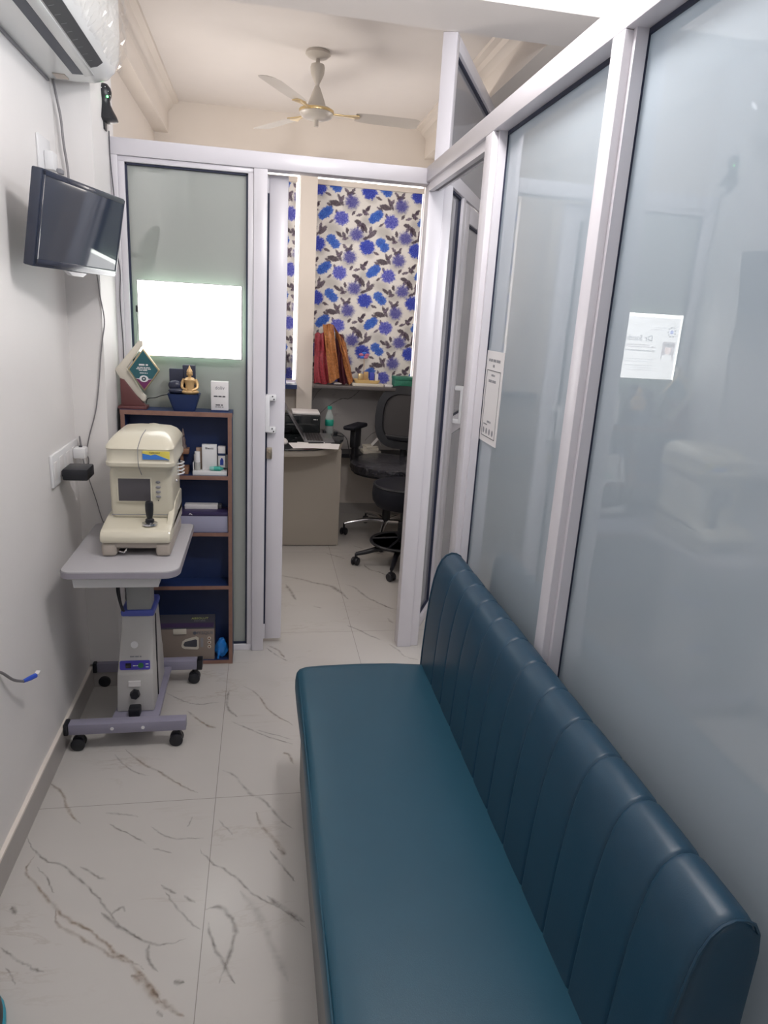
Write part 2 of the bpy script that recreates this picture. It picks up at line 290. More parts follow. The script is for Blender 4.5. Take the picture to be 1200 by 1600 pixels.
# back wall with two window openings
bw = MB()
X0, XA, XB, XC, XD, X1 = -0.88, -0.50, 0.255, 0.345, 1.165, 1.42
for a, b, c, d in ((X0, XA, 0, 2.85), (XA, XB, 0, 1.02), (XA, XB, 2.52, 2.85), (XB, XC, 0, 2.85), (XC, XD, 0, 1.02), (XC, XD, 2.52, 2.85), (XD, X1, 0, 2.85)):
    bw.box(a, b, 5.30, 5.45, c, d)
struct('wall_back', bw, M_cream, 'cream back wall of the inner office around the windows')
struct('wall_pillar', MB().box(0.25, 0.365, 5.17, 5.30, 0, 2.53), M_cream, 'narrow white pillar between the two windows')
struct('wall_backsplash', MB().box(0.365, 1.30, 5.285, 5.30, 0.53, 1.02), M_splash, 'dark grey marble wall panel under the window')
spv = MB()
for P_ in ([(.43, .79), (.50, .86), (.60, .92), (.66, .925), (.72, .97), (.76, 1.02)], [(.38, .90), (.42, .97), (.47, 1.01)], [(.80, .60), (.86, .66), (.95, .70), (1.02, .78)]):
    Q_ = smooth_pts([(x, 5.2846, z) for x, z in P_], 8); spv.loft([[q + Vector((0, 0, -.0028 * (.4 + abs(math.sin(i * .9))))), q + Vector((0, 0, .0028 * (.4 + abs(math.sin(i * .7)))))] for i, q in enumerate(Q_)], cap=False, closed=False)
obj('marble_vein', spv, mat('dark_vein', (.13, .12, .12), .35), bpy.data.objects['wall_backsplash'])
M_gl = mat('window_glass', (1, 1, 1), 0.0, trans=1.0, ior=1.02)
def window(n, x0, x1, label):
    t = sthing('window_%d' % n, label, ((x0 + x1) / 2, 5.40, 1.02))
    f = MB(); 
    for a, b, c, d in ((x0, x1, 1.02, 1.04), (x0, x1, 2.512, 2.52), (x0, x0 + .006, 1.04, 2.512), (x1 - .006, x1, 1.04, 2.512)):
        f.box(a, b, 5.38, 5.42, c, d)
    obj('window_frame', f, M_alu, t); obj('window_pane', MB().box(x0 + .006, x1 - .006, 5.398, 5.402, 1.04, 2.512), M_gl, t)
window(1, XA, XB, 'left office window, mostly hidden by the sliding door')
window(2, XC, XD, 'right office window behind the floral blind')
# beams, crown mouldings, skirtings
struct('trim_1', MB().box(-0.84, 2.6, 2.75, 3.05, 2.65, 2.85), M_ceil, 'ceiling beam above the glass partition')
struct('trim_2', MB().box(-0.73, -0.638, 3.06, 5.30, 2.65, 2.85), M_cream, 'beam along the left side of the office ceiling')
struct('trim_3', MB().box(1.13, 2.6, 3.05, 5.30, 2.65, 2.85), M_cream, 'beam along the right side of the office ceiling')
cr = MB()
cr.prism([(-0.638, 2.85), (-0.565, 2.85), (-0.568, 2.835), (-0.60, 2.825), (-0.612, 2.80), (-0.628, 2.79), (-0.638, 2.77)], 'y', 3.05, 5.30)
struct('trim_4', cr, M_cream, 'stepped crown moulding along the left ceiling edge')
cr = MB(); cr.prism([(1.13, 2.85), (1.06, 2.85), (1.063, 2.835), (1.09, 2.825), (1.10, 2.80), (1.12, 2.79), (1.13, 2.77)], 'y', 3.05, 5.30)
struct('trim_5', cr, M_cream, 'stepped crown moulding along the right ceiling edge')
def skirt(name, x0, x1, y0, y1, label, capx=None):
    t = sthing(name, label, ((x0 + x1) / 2, (y0 + y1) / 2, 0))
    obj('skirting_tile', MB().box(x0, x1, y0, y1, 0, 0.088), M_skirt, t)
    obj('skirting_cap', MB().box(x0, x1, y0, y1, 0.088, 0.096), M_cream, t, 'cream joint along the top of the skirting')
skirt('baseboard_left', -0.69, -0.678, -1.6, 2.70, 'grey marble skirting along the left wall')
skirt('baseboard_column', -0.69, -0.56, 2.688, 2.70, 'grey marble skirting in front of the column')
skirt('baseboard_back', 0.365, 1.30, 5.288, 5.30, 'grey marble skirting under the office ledge')
# window sill and low ledge of the office
struct('trim_6', MB().box(0.365, 1.30, 5.03, 5.30, 1.02, 1.045, bev=.003), mat('dark_sill', (0.10, 0.09, 0.09), 0.3, var=.2), 'dark stone window sill under the floral blind')
struct('trim_7', MB().box(-0.73, 0.25, 5.10, 5.30, 1.0, 1.03), M_navy, 'dark blue sill ledge under the left window')
struct('trim_8', MB().box(0.55, 1.30, 5.08, 5.285, 0.50, 0.53), M_black, 'dark low ledge at the foot of the marble panel')
# ------------------------------------------------------------------ front glass partition (y = 3.0)
FZ = 2.135
t = sthing('wall_partition_front', 'white aluminium and frosted glass partition facing the aisle', (-0.28, 3.0, 0))
fr = MB()
fr.box(-0.572, 0.66, 2.965, 3.035, 2.075, FZ, bev=.003)                 # header
fr.box(-0.040, 0.014, 2.965, 3.035, 0, 2.075, bev=.003)                 # door post
fr.box(-0.572, -0.545, 2.965, 3.035, 0, 2.075, bev=.002)
obj('outer_frame', fr, M_alu, t)
fr = MB()
fr.box(-0.545, -0.522, 2.975, 3.02, 0.03, 2.06, bev=.002); fr.box(-0.062, -0.040, 2.975, 3.02, 0.03, 2.06, bev=.002)
fr.box(-0.545, -0.040, 2.975, 3.02, 2.055, 2.075, bev=.002); fr.box(-0.545, -0.040, 2.975, 3.02, 0.0, 0.03, bev=.002)
obj('glazing_bead', fr, M_alu, t)
g = MB(); a, b, c, d = -0.522, -0.062, 0.03, 2.055
for q in ((a, a + .007, c, d), (b - .007, b, c, d), (a, b, d - .007, d), (a, b, c, c + .006)): g.box(q[0], q[1], 2.985, 3.0, q[2], q[3])
obj('gasket', g, M_gasket, t)
obj('glass_pane', MB().box(a, b, 2.998, 3.006, c, d), M_frost2, t, 'pale green frosted glass')
# ------------------------------------------------------------------ sliding door, parked open behind the fixed pane
t = sthing('door_1', 'white aluminium sliding door with pull handle, slid open', (-0.25, 3.06, 0.02))
f = MB()
f.box(0.022, 0.098, 3.045, 3.08, 0.022, 2.07, bev=.003); f.box(-0.57, -0.50, 3.045, 3.08, 0.022, 2.07, bev=.003)
f.box(-0.50, 0.022, 3.045, 3.08, 2.0, 2.07, bev=.003); f.box(-0.50, 0.022, 3.045, 3.08, 0.022, 0.10, bev=.003)
obj('door_frame', f, M_alu, t)
obj('glass_pane', MB().box(-0.50, 0.022, 3.058, 3.066, 0.10, 2.0), M_frost2, t)
g = MB(); g.box(0.013, 0.022, 3.046, 3.058, 0.10, 2.0); g.box(-0.5, 0.013, 3.05, 3.058, 1.993, 2.0)
obj('gasket', g, M_gasket, t)
h = MB()
h.box(0.012, 0.032, 3.000, 3.012, 1.035, 1.195, bev=.004); h.box(0.014, 0.060, 3.010, 3.046, 1.170, 1.197, bev=.006); h.box(0.014, 0.060, 3.010, 3.046, 1.030, 1.057, bev=.006)
hd = obj('door_handle', h, M_white, t)
s_ = MB()
for x, z in ((0.044, 1.190), (0.050, 1.178), (0.044, 1.050), (0.050, 1.038)): s_.cyl((x, 3.0095, z), (x, 3.008, z), 0.003, mi=0)
obj('screw', s_, M_black, hd)
obj('lock_cylinder', MB().cyl((0.032, 3.045, 0.935), (0.032, 3.015, 0.935), 0.008).box(0.020, 0.045, 3.035, 3.046, 0.91, 0.96, bev=.002), mat('lock_brass', (0.55, 0.48, 0.38), 0.3, metal=1), t, 'metal lock cylinder')
struct('trim_9', MB().box(0.014, 0.66, 3.035, 3.09, 2.085, 2.125), M_alu, 'sliding door track behind the header')
# ------------------------------------------------------------------ right glass partition (plane x = 0.65 .. 0.74)
t = sthing('wall_partition_right', 'long white aluminium and frosted glass partition on the right', (0.70, 1.0, 0))
GX = 0.695
fr = MB()
fr.box(0.648, 0.742, -1.6, 3.04, 2.082, 2.14, bev=.003)
obj('top_rail', fr, M_alu, t)
def post(y0, y1, lab=None):
    p = MB(); p.box(0.648, 0.742, y0, y1, 0, 2.082, bev=.003)
    obj('mullion', p, M_alu, t, lab)
post(1.355, 1.405); post(2.115, 2.185); post(0.02, 0.07)
p = MB(); p.box(0.660, 0.725, 2.965, 3.035, 0, 2.082, bev=.003); p.box(0.725, 0.765, 2.975, 3.03, 0, 2.082, bev=.003)
obj('corner_post', p, M_alu, t)
tr = MB(); tr.box(0.66, 0.68, 2.185, 2.965, 2.05, 2.082); tr.box(0.70, 0.71, 2.185, 2.965, 2.055, 2.082)
obj('door_track', tr, M_alu, t)
for y0, y1, zt in ((1.405, 2.115, 2.082), (0.07, 1.355, 2.082), (-1.6, 0.02, 2.082)):
    b_ = MB()
    b_.box(GX, 0.735, y0, y1, 0.0, 0.05, bev=.002)
    obj('bottom_rail', b_, M_alu, t)
    obj('glass_pane', MB().box(GX, GX + .008, y0, y1, 0.05, zt), M_frost, t, 'pale blue frosted glass')
    g = MB(); e = .009
    g.box(GX - .006, GX, y0, y0 + e, .05, zt); g.box(GX - .006, GX, y1 - e, y1, .05, zt); g.box(GX - .006, GX, y0, y1, zt - e, zt); g.box(GX - .006, GX, y0, y1, .05, .06)
    obj('gasket', g, M_gasket, t)
    # faint rounded bead of the frame along the far edge of the pane
    bd = MB(); bd.box(GX - .03, GX - .006, y1 - .012, y1, .05, zt); bd.box(GX - .03, GX - .006, y0, y0 + .003, .05, zt)
    obj('glazing_bead', bd, M_alu, t)
# sliding leaf of the side room parked behind the far pane
# ------------------------------------------------------------------ angled partition with glazed door (direction 27 deg right of straight ahead)
ang = math.atan2(520, 1028)
t = bpy.data.objects.new('wall_partition_angled', None); COL.objects.link(t); t.location = (0.725, 3.06, 0); t.rotation_euler = (0, 0, math.pi / 2 - ang); t['kind'] = 'structure'
t['label'] = 'angled full height aluminium and frosted glass partition of the office'
# local x runs along the partition, local y to its left (towards the office)
L_ = dict(local=True)
f = MB(); f.box(0.0, 0.05, -0.03, 0.03, 0, 2.655, bev=.003); obj('mullion', f, M_alu, t, **L_)
f = MB(); f.box(0.05, 1.20, -0.03, 0.03, 2.60, 2.655, bev=.003); f.box(0.05, 1.20, -0.03, 0.03, 2.11, 2.17, bev=.003); obj('top_rail', f, M_alu, t, **L_)
f = MB(); f.box(1.14, 1.20, -0.03, 0.03, 0, 2.60, bev=.003); f.box(0.40, 0.46, -0.03, 0.03, 0, 2.11, bev=.003); f.box(0.05, 0.10, -0.03, 0.02, 0, 2.11, bev=.002); obj('mullion', f, M_alu, t, **L_)
obj('glass_pane', MB().box(0.05, 1.14, -0.004, 0.004, 2.17, 2.60), M_frost3, t, 'grey frosted glass above the door', **L_)
obj('glass_pane', MB().box(0.10, 0.40, -0.004, 0.004, 0.05, 2.11), M_frost3, t, **L_)
f = MB(); f.box(0.10, 0.40, -0.03, 0.02, 0, 0.05, bev=.002); obj('bottom_rail', f, M_alu, t, **L_)
g = MB(); g.box(0.391, 0.40, -0.016, -0.004, 0.05, 2.11); g.box(0.10, 0.391, -0.016, -0.004, 2.10, 2.11); g.box(0.10, 0.391, -0.016, -0.004, 0.05, 0.058)
g.box(0.05, 1.14, -0.016, -0.004, 2.59, 2.60); obj('gasket', g, M_gasket, t, **L_)
d2 = bpy.data.objects.new('door_2', None); COL.objects.link(d2); d2.location = t.location; d2.rotation_euler = t.rotation_euler; d2['kind'] = 'structure'
d2['label'] = 'white aluminium glazed door with mid rail and two white pull handles in the angled partition'
f = MB(); f.box(0.47, 0.58, -0.03, 0.01, 0.01, 2.10, bev=.003); f.box(1.0, 1.13, -0.03, 0.01, 0.01, 2.10, bev=.003)
f.box(0.58, 1.0, -0.03, 0.01, 2.02, 2.10, bev=.003); f.box(0.58, 1.0, -0.03, 0.01, 0.96, 1.05, bev=.003); f.box(0.58, 1.0, -0.03, 0.01, 0.01, 0.11, bev=.003)
obj('door_frame', f, M_alu, d2, **L_)
obj('glass_pane', MB().box(0.58, 1.0, -0.012, -0.006, 1.05, 2.02), M_frost3, d2, **L_)
obj('glass_pane', MB().box(0.58, 1.0, -0.012, -0.006, 0.11, 0.96), M_frost3, d2, **L_)
g = MB()
for z0, z1 in ((1.05, 2.02), (0.11, 0.96)):
    g.box(0.99, 1.0, -0.02, -0.012, z0, z1); g.box(0.58, 0.99, -0.02, -0.012, z1 - .01, z1); g.box(0.58, 0.99, -0.02, -0.012, z0, z0 + .008)
obj('gasket', g, M_gasket, d2, **L_)
for x, z0, z1 in ((0.56, 1.02, 1.22), (1.04, 0.70, 0.96)):
    h = MB(); h.box(x, x + .02, -0.075, -0.06, z0, z1, bev=.004); h.box(x, x + .03, -0.065, -0.03, z0, z0 + .025, bev=.004); h.box(x, x + .03, -0.065, -0.03, z1 - .025, z1, bev=.004)
    obj('door_handle', h, M_white, d2, **L_)
# ------------------------------------------------------------------ blinds with a watercolour flower print
def blind_mesh(name, x0, x1, y, z0, z1, parent, seed):
    st = 0.0033; nx = int((x1 - x0) / st); nz = int((z1 - z0) / st)
    xs = np.linspace(x0, x1, nx + 1); zs = np.linspace(z0, z1, nz + 1); X, Z = np.meshgrid(xs, zs)
    Y = np.full_like(X, y); co = np.stack([X, Y, Z], -1).reshape(-1, 3)
    PW, PH = 0.363, 0.372; k = PW / 330.0; kz = PH / 370.0
    rng = np.random.RandomState(5)
    NG = rng.rand(64, 64)
    def noise(u, v, s, ph=0):
        a = (u * s + ph) % 64; b = (v * s + ph * 1.7) % 64; i = a.astype(int); j = b.astype(int); fa = a - i; fb = b - j; fa = fa * fa * (3 - 2 * fa); fb = fb * fb * (3 - 2 * fb)
        i1 = (i + 1) % 64; j1 = (j + 1) % 64
        return NG[j, i] * (1 - fa) * (1 - fb) + NG[j, i1] * fa * (1 - fb) + NG[j1, i] * (1 - fa) * fb + NG[j1, i1] * fa * fb
    u = (X - 0.345) / k; v = (2.42 - Z) / kz
    C = np.ones(X.shape + (3,)) * np.array([0.84, 0.82, 0.80])
    C *= (0.96 + 0.05 * noise(X, Z, 300))[..., None]
    def wrap(cu, cv):
        du = (u - cu + 165) % 330 - 165; dv = (v - cv + 185) % 370 - 185; return du, dv
    def blend(mask, col): 
        nonlocal C
        C = C * (1 - mask[..., None]) + np.array(col) * mask[..., None]
    def ell(cu, cv, ru, rv, ang, soft=0.15, point=False):
        du, dv = wrap(cu, cv); a = math.radians(ang); p = du * math.cos(a) + dv * math.sin(a); q = -du * math.sin(a) + dv * math.cos(a)
        ru *= 1.22; rv *= 1.3; p = p + 9 * (noise(X, Z, 180, cu) - .5); q = q + 6 * (noise(X, Z, 180, cv) - .5)
        r = np.abs(p / ru) ** (1.3 if point else 2) + (q / rv) ** 2
        return np.clip((1.0 - r) / soft, 0, 1)
    for cu, cv, ru, rv, an in ((140, 285, 60, 40, 20), (240, 130, 50, 40, -30), (320, 330, 50, 40, 10), (40, 60, 45, 32, 40), (230, 350, 55, 35, 0), (20, 220, 42, 32, 60)):
        blend(ell(cu, cv, ru, rv, an, 0.9) * 0.6, (0.44, 0.43, 0.42))
    leafs = [(5, 160, 24, 11, 60), (352, 140, 20, 10, -50), (345, 165, 18, 9, 20), (140, 115, 38, 17, 10), (175, 92, 40, 11, 62), (185, 80, 22, 9, -60), (10, 262, 34, 12, 65), (62, 300, 36, 15, -45), (50, 275, 26, 9, -80),
             (172, 318, 26, 10, 40), (205, 325, 24, 11, 70), (215, 345, 20, 9, -20), (292, 225, 22, 12, 10), (318, 245, 24, 12, 45), (300, 250, 20, 10, -60), (240, 45, 26, 11, -15), (255, 25, 18, 8, -60), (235, 65, 18, 9, 30),
             (28, 128, 20, 9, -50), (105, 130, 22, 9, 30), (215, 30, 22, 9, 50), (225, 290, 20, 9, 80), (330, 20, 16, 8, 30), (150, 170, 16, 7, 80), (20, 330, 22, 9, -30), (95, 60, 20, 8, 20), (300, 180, 22, 8, -20), (325, 270, 26, 10, 75), (262, 170, 18, 8, -60), (120, 235, 18, 7, -40)]
    for i, (cu, cv, ru, rv, an) in enumerate(leafs):
        m = ell(cu, cv, ru, rv, an, 0.3, True)
        du, dv = wrap(cu, cv); n_ = noise(X, Z, 160, i * 3.1)
        c1 = np.array([0.045, 0.03, 0.045]); c2 = np.array([0.22, 0.18, 0.25])
        col = c1 + (c2 - c1) * (n_ * (0.4 + 0.9 * (i % 3) / 2))[..., None]
        C = C * (1 - (m * 0.92)[..., None]) + col * (m * 0.92)[..., None]
    fl_ = [(32, 22, 50, 0), (250, 98, 50, 1), (78, 185, 34, 2), (100, 165, 30, 2), (58, 205, 26, 2), (185, 210, 47, 3), (287, 310, 50, 1), (122, 355, 34, 2), (150, 385, 32, 2)]
    for i, (cu, cv, R, ty) in enumerate(fl_):
        du, dv = wrap(cu, cv); r = np.hypot(du, dv); th = np.arctan2(dv, du)
        R = R * 1.13; R2 = R * (0.96 + 0.045 * np.sin(7 * th + i) + 0.04 * np.sin(12 * th + 2 * i) + 0.34 * (noise(X, Z, 260, i * 5.0) - 0.5))
        m = np.clip((R2 - r) / (R * (0.16 if ty != 1 else 0.4)), 0, 1)
        pet = 0.5 + 0.5 * np.sin(8 * th + 6 * np.sin(r / R * 5 + i)) 
        n_ = noise(X, Z, 330, i * 2.3)
        deep = {0: (0.035, 0.05, 0.42), 1: (0.05, 0.05, 0.33), 2: (0.04, 0.10, 0.50), 3: (0.07, 0.08, 0.48)}[ty]
        lite = {0: (0.10, 0.16, 0.66), 1: (0.20, 0.20, 0.50), 2: (0.12, 0.28, 0.74), 3: (0.26, 0.28, 0.70)}[ty]
        k_ = np.clip(0.75 * pet * (0.3 + r / R) + 1.3 * (n_ - 0.5), 0, 1)
        col = np.array(deep) + (np.array(lite) - np.array(deep)) * k_[..., None]
        m = m * (0.97 if ty != 1 else 0.9)
        C = C * (1 - m[..., None]) + col * m[..., None]
    C = np.clip(C, 0, 1)
    me = bpy.data.meshes.new(name)
    idx = np.arange((nx + 1) * (nz + 1)).reshape(nz + 1, nx + 1)
    f = np.stack([idx[:-1, :-1], idx[:-1, 1:], idx[1:, 1:], idx[1:, :-1]], -1).reshape(-1, 4)
    off = OFF[parent.name]; co = co - np.array(off)
    me.vertices.add(len(co)); me.vertices.foreach_set('co', co.astype(np.float32).ravel())
    me.loops.add(f.size); me.loops.foreach_set('vertex_index', f.astype(np.int32).ravel())
    me.polygons.add(len(f)); me.polygons.foreach_set('loop_start', np.arange(0, f.size, 4, dtype=np.int32))
    me.update(calc_edges=True); me.validate()
    ca = me.color_attributes.new('print', 'FLOAT_COLOR', 'POINT')
    ca.data.foreach_set('color', np.concatenate([C.reshape(-1, 3), np.ones((len(co), 1))], 1).astype(np.float32).ravel())
    me.materials.append(M_blind); o = bpy.data.objects.new(name, me); COL.objects.link(o); o.parent = parent
    sd = o.modifiers.new('thickness', 'SOLIDIFY'); sd.thickness = 0.0012
    return o
M_blind = bpy.data.materials.new('printed_fabric'); M_blind.use_nodes = True
nt = M_blind.node_tree; nt.nodes.remove(nt.nodes['Principled BSDF'])
at = nt.nodes.new('ShaderNodeAttribute'); at.attribute_name = 'print'
d = nt.nodes.new('ShaderNodeBsdfDiffuse'); tr = nt.nodes.new('ShaderNodeBsdfTranslucent'); mx = nt.nodes.new('ShaderNodeMixShader'); mx.inputs[0].default_value = 0.10
nt.links.new(at.outputs['Color'], d.inputs[0]); nt.links.new(at.outputs['Color'], tr.inputs[0]); nt.links.new(d.outputs[0], mx.inputs[1]); nt.links.new(tr.outputs[0], mx.inputs[2]); nt.links.new(mx.outputs[0], nt.nodes['Material Output'].inputs[0])
for x0, x1, lab, zb in ((-0.472, 0.222, 'blue flower print roller blind in the left window, only a narrow strip seen', 1.06), (0.362, 1.128, 'wide blue flower print roller blind in the right window', 1.05)):
    t = thing('roller_blind', lab, 'blind', ((x0 + x1) / 2, 5.27, zb), group='flower print roller blinds')
    blind_mesh('fabric', x0, x1, 5.27, zb, 2.415, t, 1)
    obj('roller_tube', MB().cyl((x0 - .008, 5.275, 2.488), (x1 + .008, 5.275, 2.488), 0.012), M_cream, t)
    obj('head_rail', MB().box(x0 - .008, x1 + .008, 5.255, 5.285, 2.415, 2.45, bev=.003), M_cream, t, 'cream band above the printed fabric')
    obj('bottom_bar', MB().box(x0, x1, 5.262, 5.278, zb - .012, zb, bev=.002), M_cream, t)
def dashes(name, x0, x1, z, h, parent, M, seed=0, m=None, thick=.0003):
    # illegible small print: word-length strokes in the plane of M (local x right, y up)
    r = random.Random(seed); b = MB(); x = x0
    while x < x1:
        w_ = min(h * r.uniform(1.6, 5.5), x1 - x)
        if w_ > h * .8: b.box(x, x + w_, z - h / 2, z + h / 2, -thick, thick)
        x += w_ + h * .7
    return obj(name, b.fit(M), m or M_inkgrey, parent)
# ================================================================== BENCH
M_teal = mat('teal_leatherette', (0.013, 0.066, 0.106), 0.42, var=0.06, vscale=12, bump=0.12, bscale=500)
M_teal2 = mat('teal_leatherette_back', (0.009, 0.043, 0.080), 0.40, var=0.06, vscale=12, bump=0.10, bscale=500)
M_bbase = mat('grey_bench_panel', (0.20, 0.20, 0.20), 0.5, var=0.05)
t = thing('waiting_bench', 'long teal leatherette waiting bench with channel-stitched back along the glass partition', 'bench', (0.35, 1.3, 0))
# seat cushion: superellipse-edged slab with soft crown
def slab(x0, x1, y0, y1, z0, z1, r, nx=18, ny=60, crown=0.006):
    bm = bmesh.new(); rings = []
    xs = [x0 + (x1 - x0) * i / nx for i in range(nx + 1)]
    m = MB()
    m.box(x0, x1, y0, y1, z0, z1, bev=r, seg=5)
    return m
sc = MB()
prof = [(0.150, 0.352), (0.128, 0.354), (0.118, 0.364), (0.114, 0.385), (0.114, 0.415), (0.117, 0.432), (0.126, 0.445), (0.142, 0.4515), (0.20, 0.455), (0.32, 0.457), (0.44, 0.455), (0.53, 0.448), (0.56, 0.44), (0.56, 0.352)]
ys = [0.60, 0.603, 0.612, 0.63] + [0.63 + (1.965 - 0.63) * i / 24 for i in range(1, 24)] + [1.965, 1.985, 1.996, 2.0]
rings = []
for i, y in enumerate(ys):
    e = {0: .016, 1: .008, 2: .002, len(ys) - 1: .016, len(ys) - 2: .007, len(ys) - 3: .002}.get(i, 0)
    cx, cz = 0.34, 0.40; rr = []
    wob = 0.0025 * math.sin(y * 9) 
    for j, (x, z) in enumerate(prof):
        xx = x + (e if x < cx else -e) + (wob if x < 0.13 else 0); zz = z - (e if z > cz else -e); rr.append((xx, y, zz))
    rings.append(rr)
sc.loft(rings)
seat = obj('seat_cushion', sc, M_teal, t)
# seam piping along the seat front edge
pp = MB(); pp.tube([(0.1215, 0.615 + i * 0.034, 0.4405) for i in range(41)], 0.0022, 6)
obj('piping', pp, M_teal, seat)
bs = MB(); bs.box(0.135, 0.60, 0.63, 1.975, 0.03, 0.352, bev=.004)
obj('base_panel', bs, M_bbase, t, 'plain grey base panel')
ft = MB()
for x in (0.17, 0.56):
    for y in (0.68, 1.30, 1.92): obj('foot', MB().cyl((x, y, 0), (x, y, 0.032), 0.018), M_black, t)
bp = [(0.528, 0.40), (0.531, 0.50), (0.536, 0.60), (0.542, 0.68), (0.551, 0.745), (0.560, 0.785), (0.571, 0.811), (0.585, 0.827), (0.602, 0.834), (0.618, 0.832), (0.632, 0.824), (0.641, 0.808), (0.645, 0.78), (0.645, 0.60), (0.645, 0.40)]
seams = [0.722 + 0.1127 * i for i in range(11)]
Y0, Y1 = 0.60, 2.0
yy = set([Y0, Y0 + .003, Y0 + .01, Y0 + .02, Y1, Y1 - .003, Y1 - .01, Y1 - .02])
for s_ in seams:
    for d_ in (-.02, -.012, -.007, -.004, -.002, 0, .002, .004, .007, .012, .02): yy.add(round(s_ + d_, 5))
yb = Y0
while yb < Y1: yy.add(round(yb, 4)); yb += 0.022
yy = sorted(yy); rings = []
n = len(bp)
nor = []
for i in range(n):
    a = Vector(bp[max(i - 1, 0)]); b = Vector(bp[min(i + 1, n - 1)]); d_ = (b - a).normalized(); nor.append(Vector((-d_.y, d_.x)))
for y in yy:
    sd = min(abs(y - s_) for s_ in seams)
    ends = [Y0] + seams + [Y1]
    kcell = max(0, min(len(ends) - 2, sum(1 for s_ in ends[1:-1] if y > s_))); a, b = ends[kcell], ends[kcell + 1]; tt = (y - a) / (b - a)
    dz = 0.0016 * math.sin(math.pi * min(max(tt, 0), 1)) ** 0.5 - 0.0024 * math.exp(-(sd / .0028) ** 2)
    ed = min(y - Y0, Y1 - y); dz -= 0.012 * max(0, 1 - ed / 0.014) ** 2
    rr = []
    for i, (x, z) in enumerate(bp):
        wgt = 1.0 if i < 11 else 0.0
        rr.append((x + nor[i].x * dz * wgt, y, z + nor[i].y * dz * wgt))
    rings.append(rr)
br = MB(); br.loft(rings)
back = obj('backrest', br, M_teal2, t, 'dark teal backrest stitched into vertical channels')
for ye in (Y0 + .004, Y1 - .004):
    pp = MB(); pp.tube([(x, ye, z) for x, z in bp], 0.0028, 6); obj('piping', pp, M_teal2, back)

# ================================================================== INSTRUMENT TABLE
M_gtop = mat('grey_table_top', (0.42, 0.41, 0.43), 0.45, var=0.03); M_gedge = mat('grey_table_edge', (0.33, 0.31, 0.36), 0.4)
M_gbar = mat('lavender_grey_steel', (0.27, 0.26, 0.34), 0.45, var=0.03)
M_shroud = mat('pale_grey_shroud', (0.50, 0.49, 0.48), 0.4, var=0.02)
M_blue = mat('royal_blue_trim', (0.07, 0.10, 0.42), 0.4)
M_vio = mat('violet_panel', (0.06, 0.05, 0.42), 0.35)
M_lift = mat('grey_lift_post', (0.30, 0.31, 0.31), 0.35)
t = thing('instrument_table', 'grey wheeled motorised instrument table standing against the left wall', 'medical table', (-0.45, 2.42, 0))
def rrect(x0, x1, y0, y1, r, n=8):
    out = []
    rs = r if isinstance(r, (list, tuple)) else [r] * 4
    for (cx, cy, a0), rr in zip(((x0, y0, 180), (x1, y0, 270), (x1, y1, 0), (x0, y1, 90)), rs):
        sx = 1 if cx == x0 else -1; sy = 1 if cy == y0 else -1
        for i in range(n + 1):
            a = math.radians(a0 + 90 * i / n); out.append((cx + sx * rr + rr * math.cos(a), cy + sy * rr + rr * math.sin(a)))
    return out
tp = MB(); tp.prism(rrect(-0.628, -0.262, 2.148, 2.672, [.035, .05, .02, .02]), 'z', 0.692, 0.719, bev=.004)
top = obj('table_top', tp, M_gtop, t)
eb = MB(); o_ = rrect(-0.6295, -0.2605, 2.1465, 2.6735, [.035, .05, .02, .02])
eb.loft([[(x, y, .696) for x, y in o_], [(x, y, .714) for x, y in o_]], cap=False); obj('edge_band', eb, M_gedge, top)
obj('drawer', MB().prism([(-0.600, 0.642), (-0.335, 0.642), (-0.325, 0.692), (-0.605, 0.692)], 'y', 2.205, 2.60), M_white, t, 'white shallow drawer')
obj('lift_post', MB().box(-.476, -.392, 2.392, 2.48, 0.44, 0.692, bev=.006), M_lift, t)
# tapered column cover
sh = MB()
def ring(z, x0, x1, y0, y1): return [(x0, y0, z), (x1, y0, z), (x1, y1, z), (x0, y1, z)]
R = [ring(.088, -.518, -.386, 2.345, 2.63), ring(.235, -.514, -.386, 2.358, 2.61), ring(.25, -.512, -.387, 2.364, 2.60), ring(.455, -.492, -.386, 2.392, 2.53)]
sh.loft(R)
bmesh.ops.bevel(sh.bm, geom=sh.bm.edges[:], offset=.006, segments=2, profile=.5, affect='EDGES')
shr = obj('column_cover', sh, M_shroud, t)
obj('side_groove', MB().prism([(2.44, .10), (2.452, .10), (2.445, .44), (2.437, .44)], 'x', -.3875, -.3830), M_black, shr)
obj('cover_rim', MB().box(-.497, -.380, 2.385, 2.54, .452, .478, bev=.008), M_blue, t, 'royal blue rim of the column cover')
# control panel on the sloped face
def slope(z): 
    return 2.364 + (z - .25) * (2.392 - 2.364) / (.455 - .25) if z > .25 else 2.358 + (z - .235) * .4
nrm = Vector((0, -1, 0.25)).normalized()
cp = MB(); cp.prism([(x, z) for x, z in rrect(-.504, -.398, .252, .286, .005, 4)], 'y', 0, .004)
for v in cp.bm.verts: v.co.y = slope(v.co.z) - .003 + (0.004 if v.co.y > .002 else 0)
pan = obj('control_panel', cp, M_vio, shr, 'violet control panel with socket and round green button')
yv = slope(.268) - .0035
obj('button', MB().cyl((-.430, yv + .002, .268), (-.430, yv - .002, .269), .010, n=20), mat('green_button', (.02, .14, .05), .4), shr, 'round green button')
obj('socket', MB().box(-.484, -.464, yv - .002, yv + .002, .258, .278, bev=.002), M_black, shr)
dashes('print_line', -.010, .010, 0, .0035, shr, TM((-.448, yv - .0008, .268), nrm), 60, M_white)
dashes('print_line', -.005, .005, 0, .003, shr, TM((-.408, yv - .0008, .274), nrm), 61, M_white); dashes('print_line', -.005, .005, 0, .003, shr, TM((-.408, yv - .0008, .262), nrm), 62, M_white)
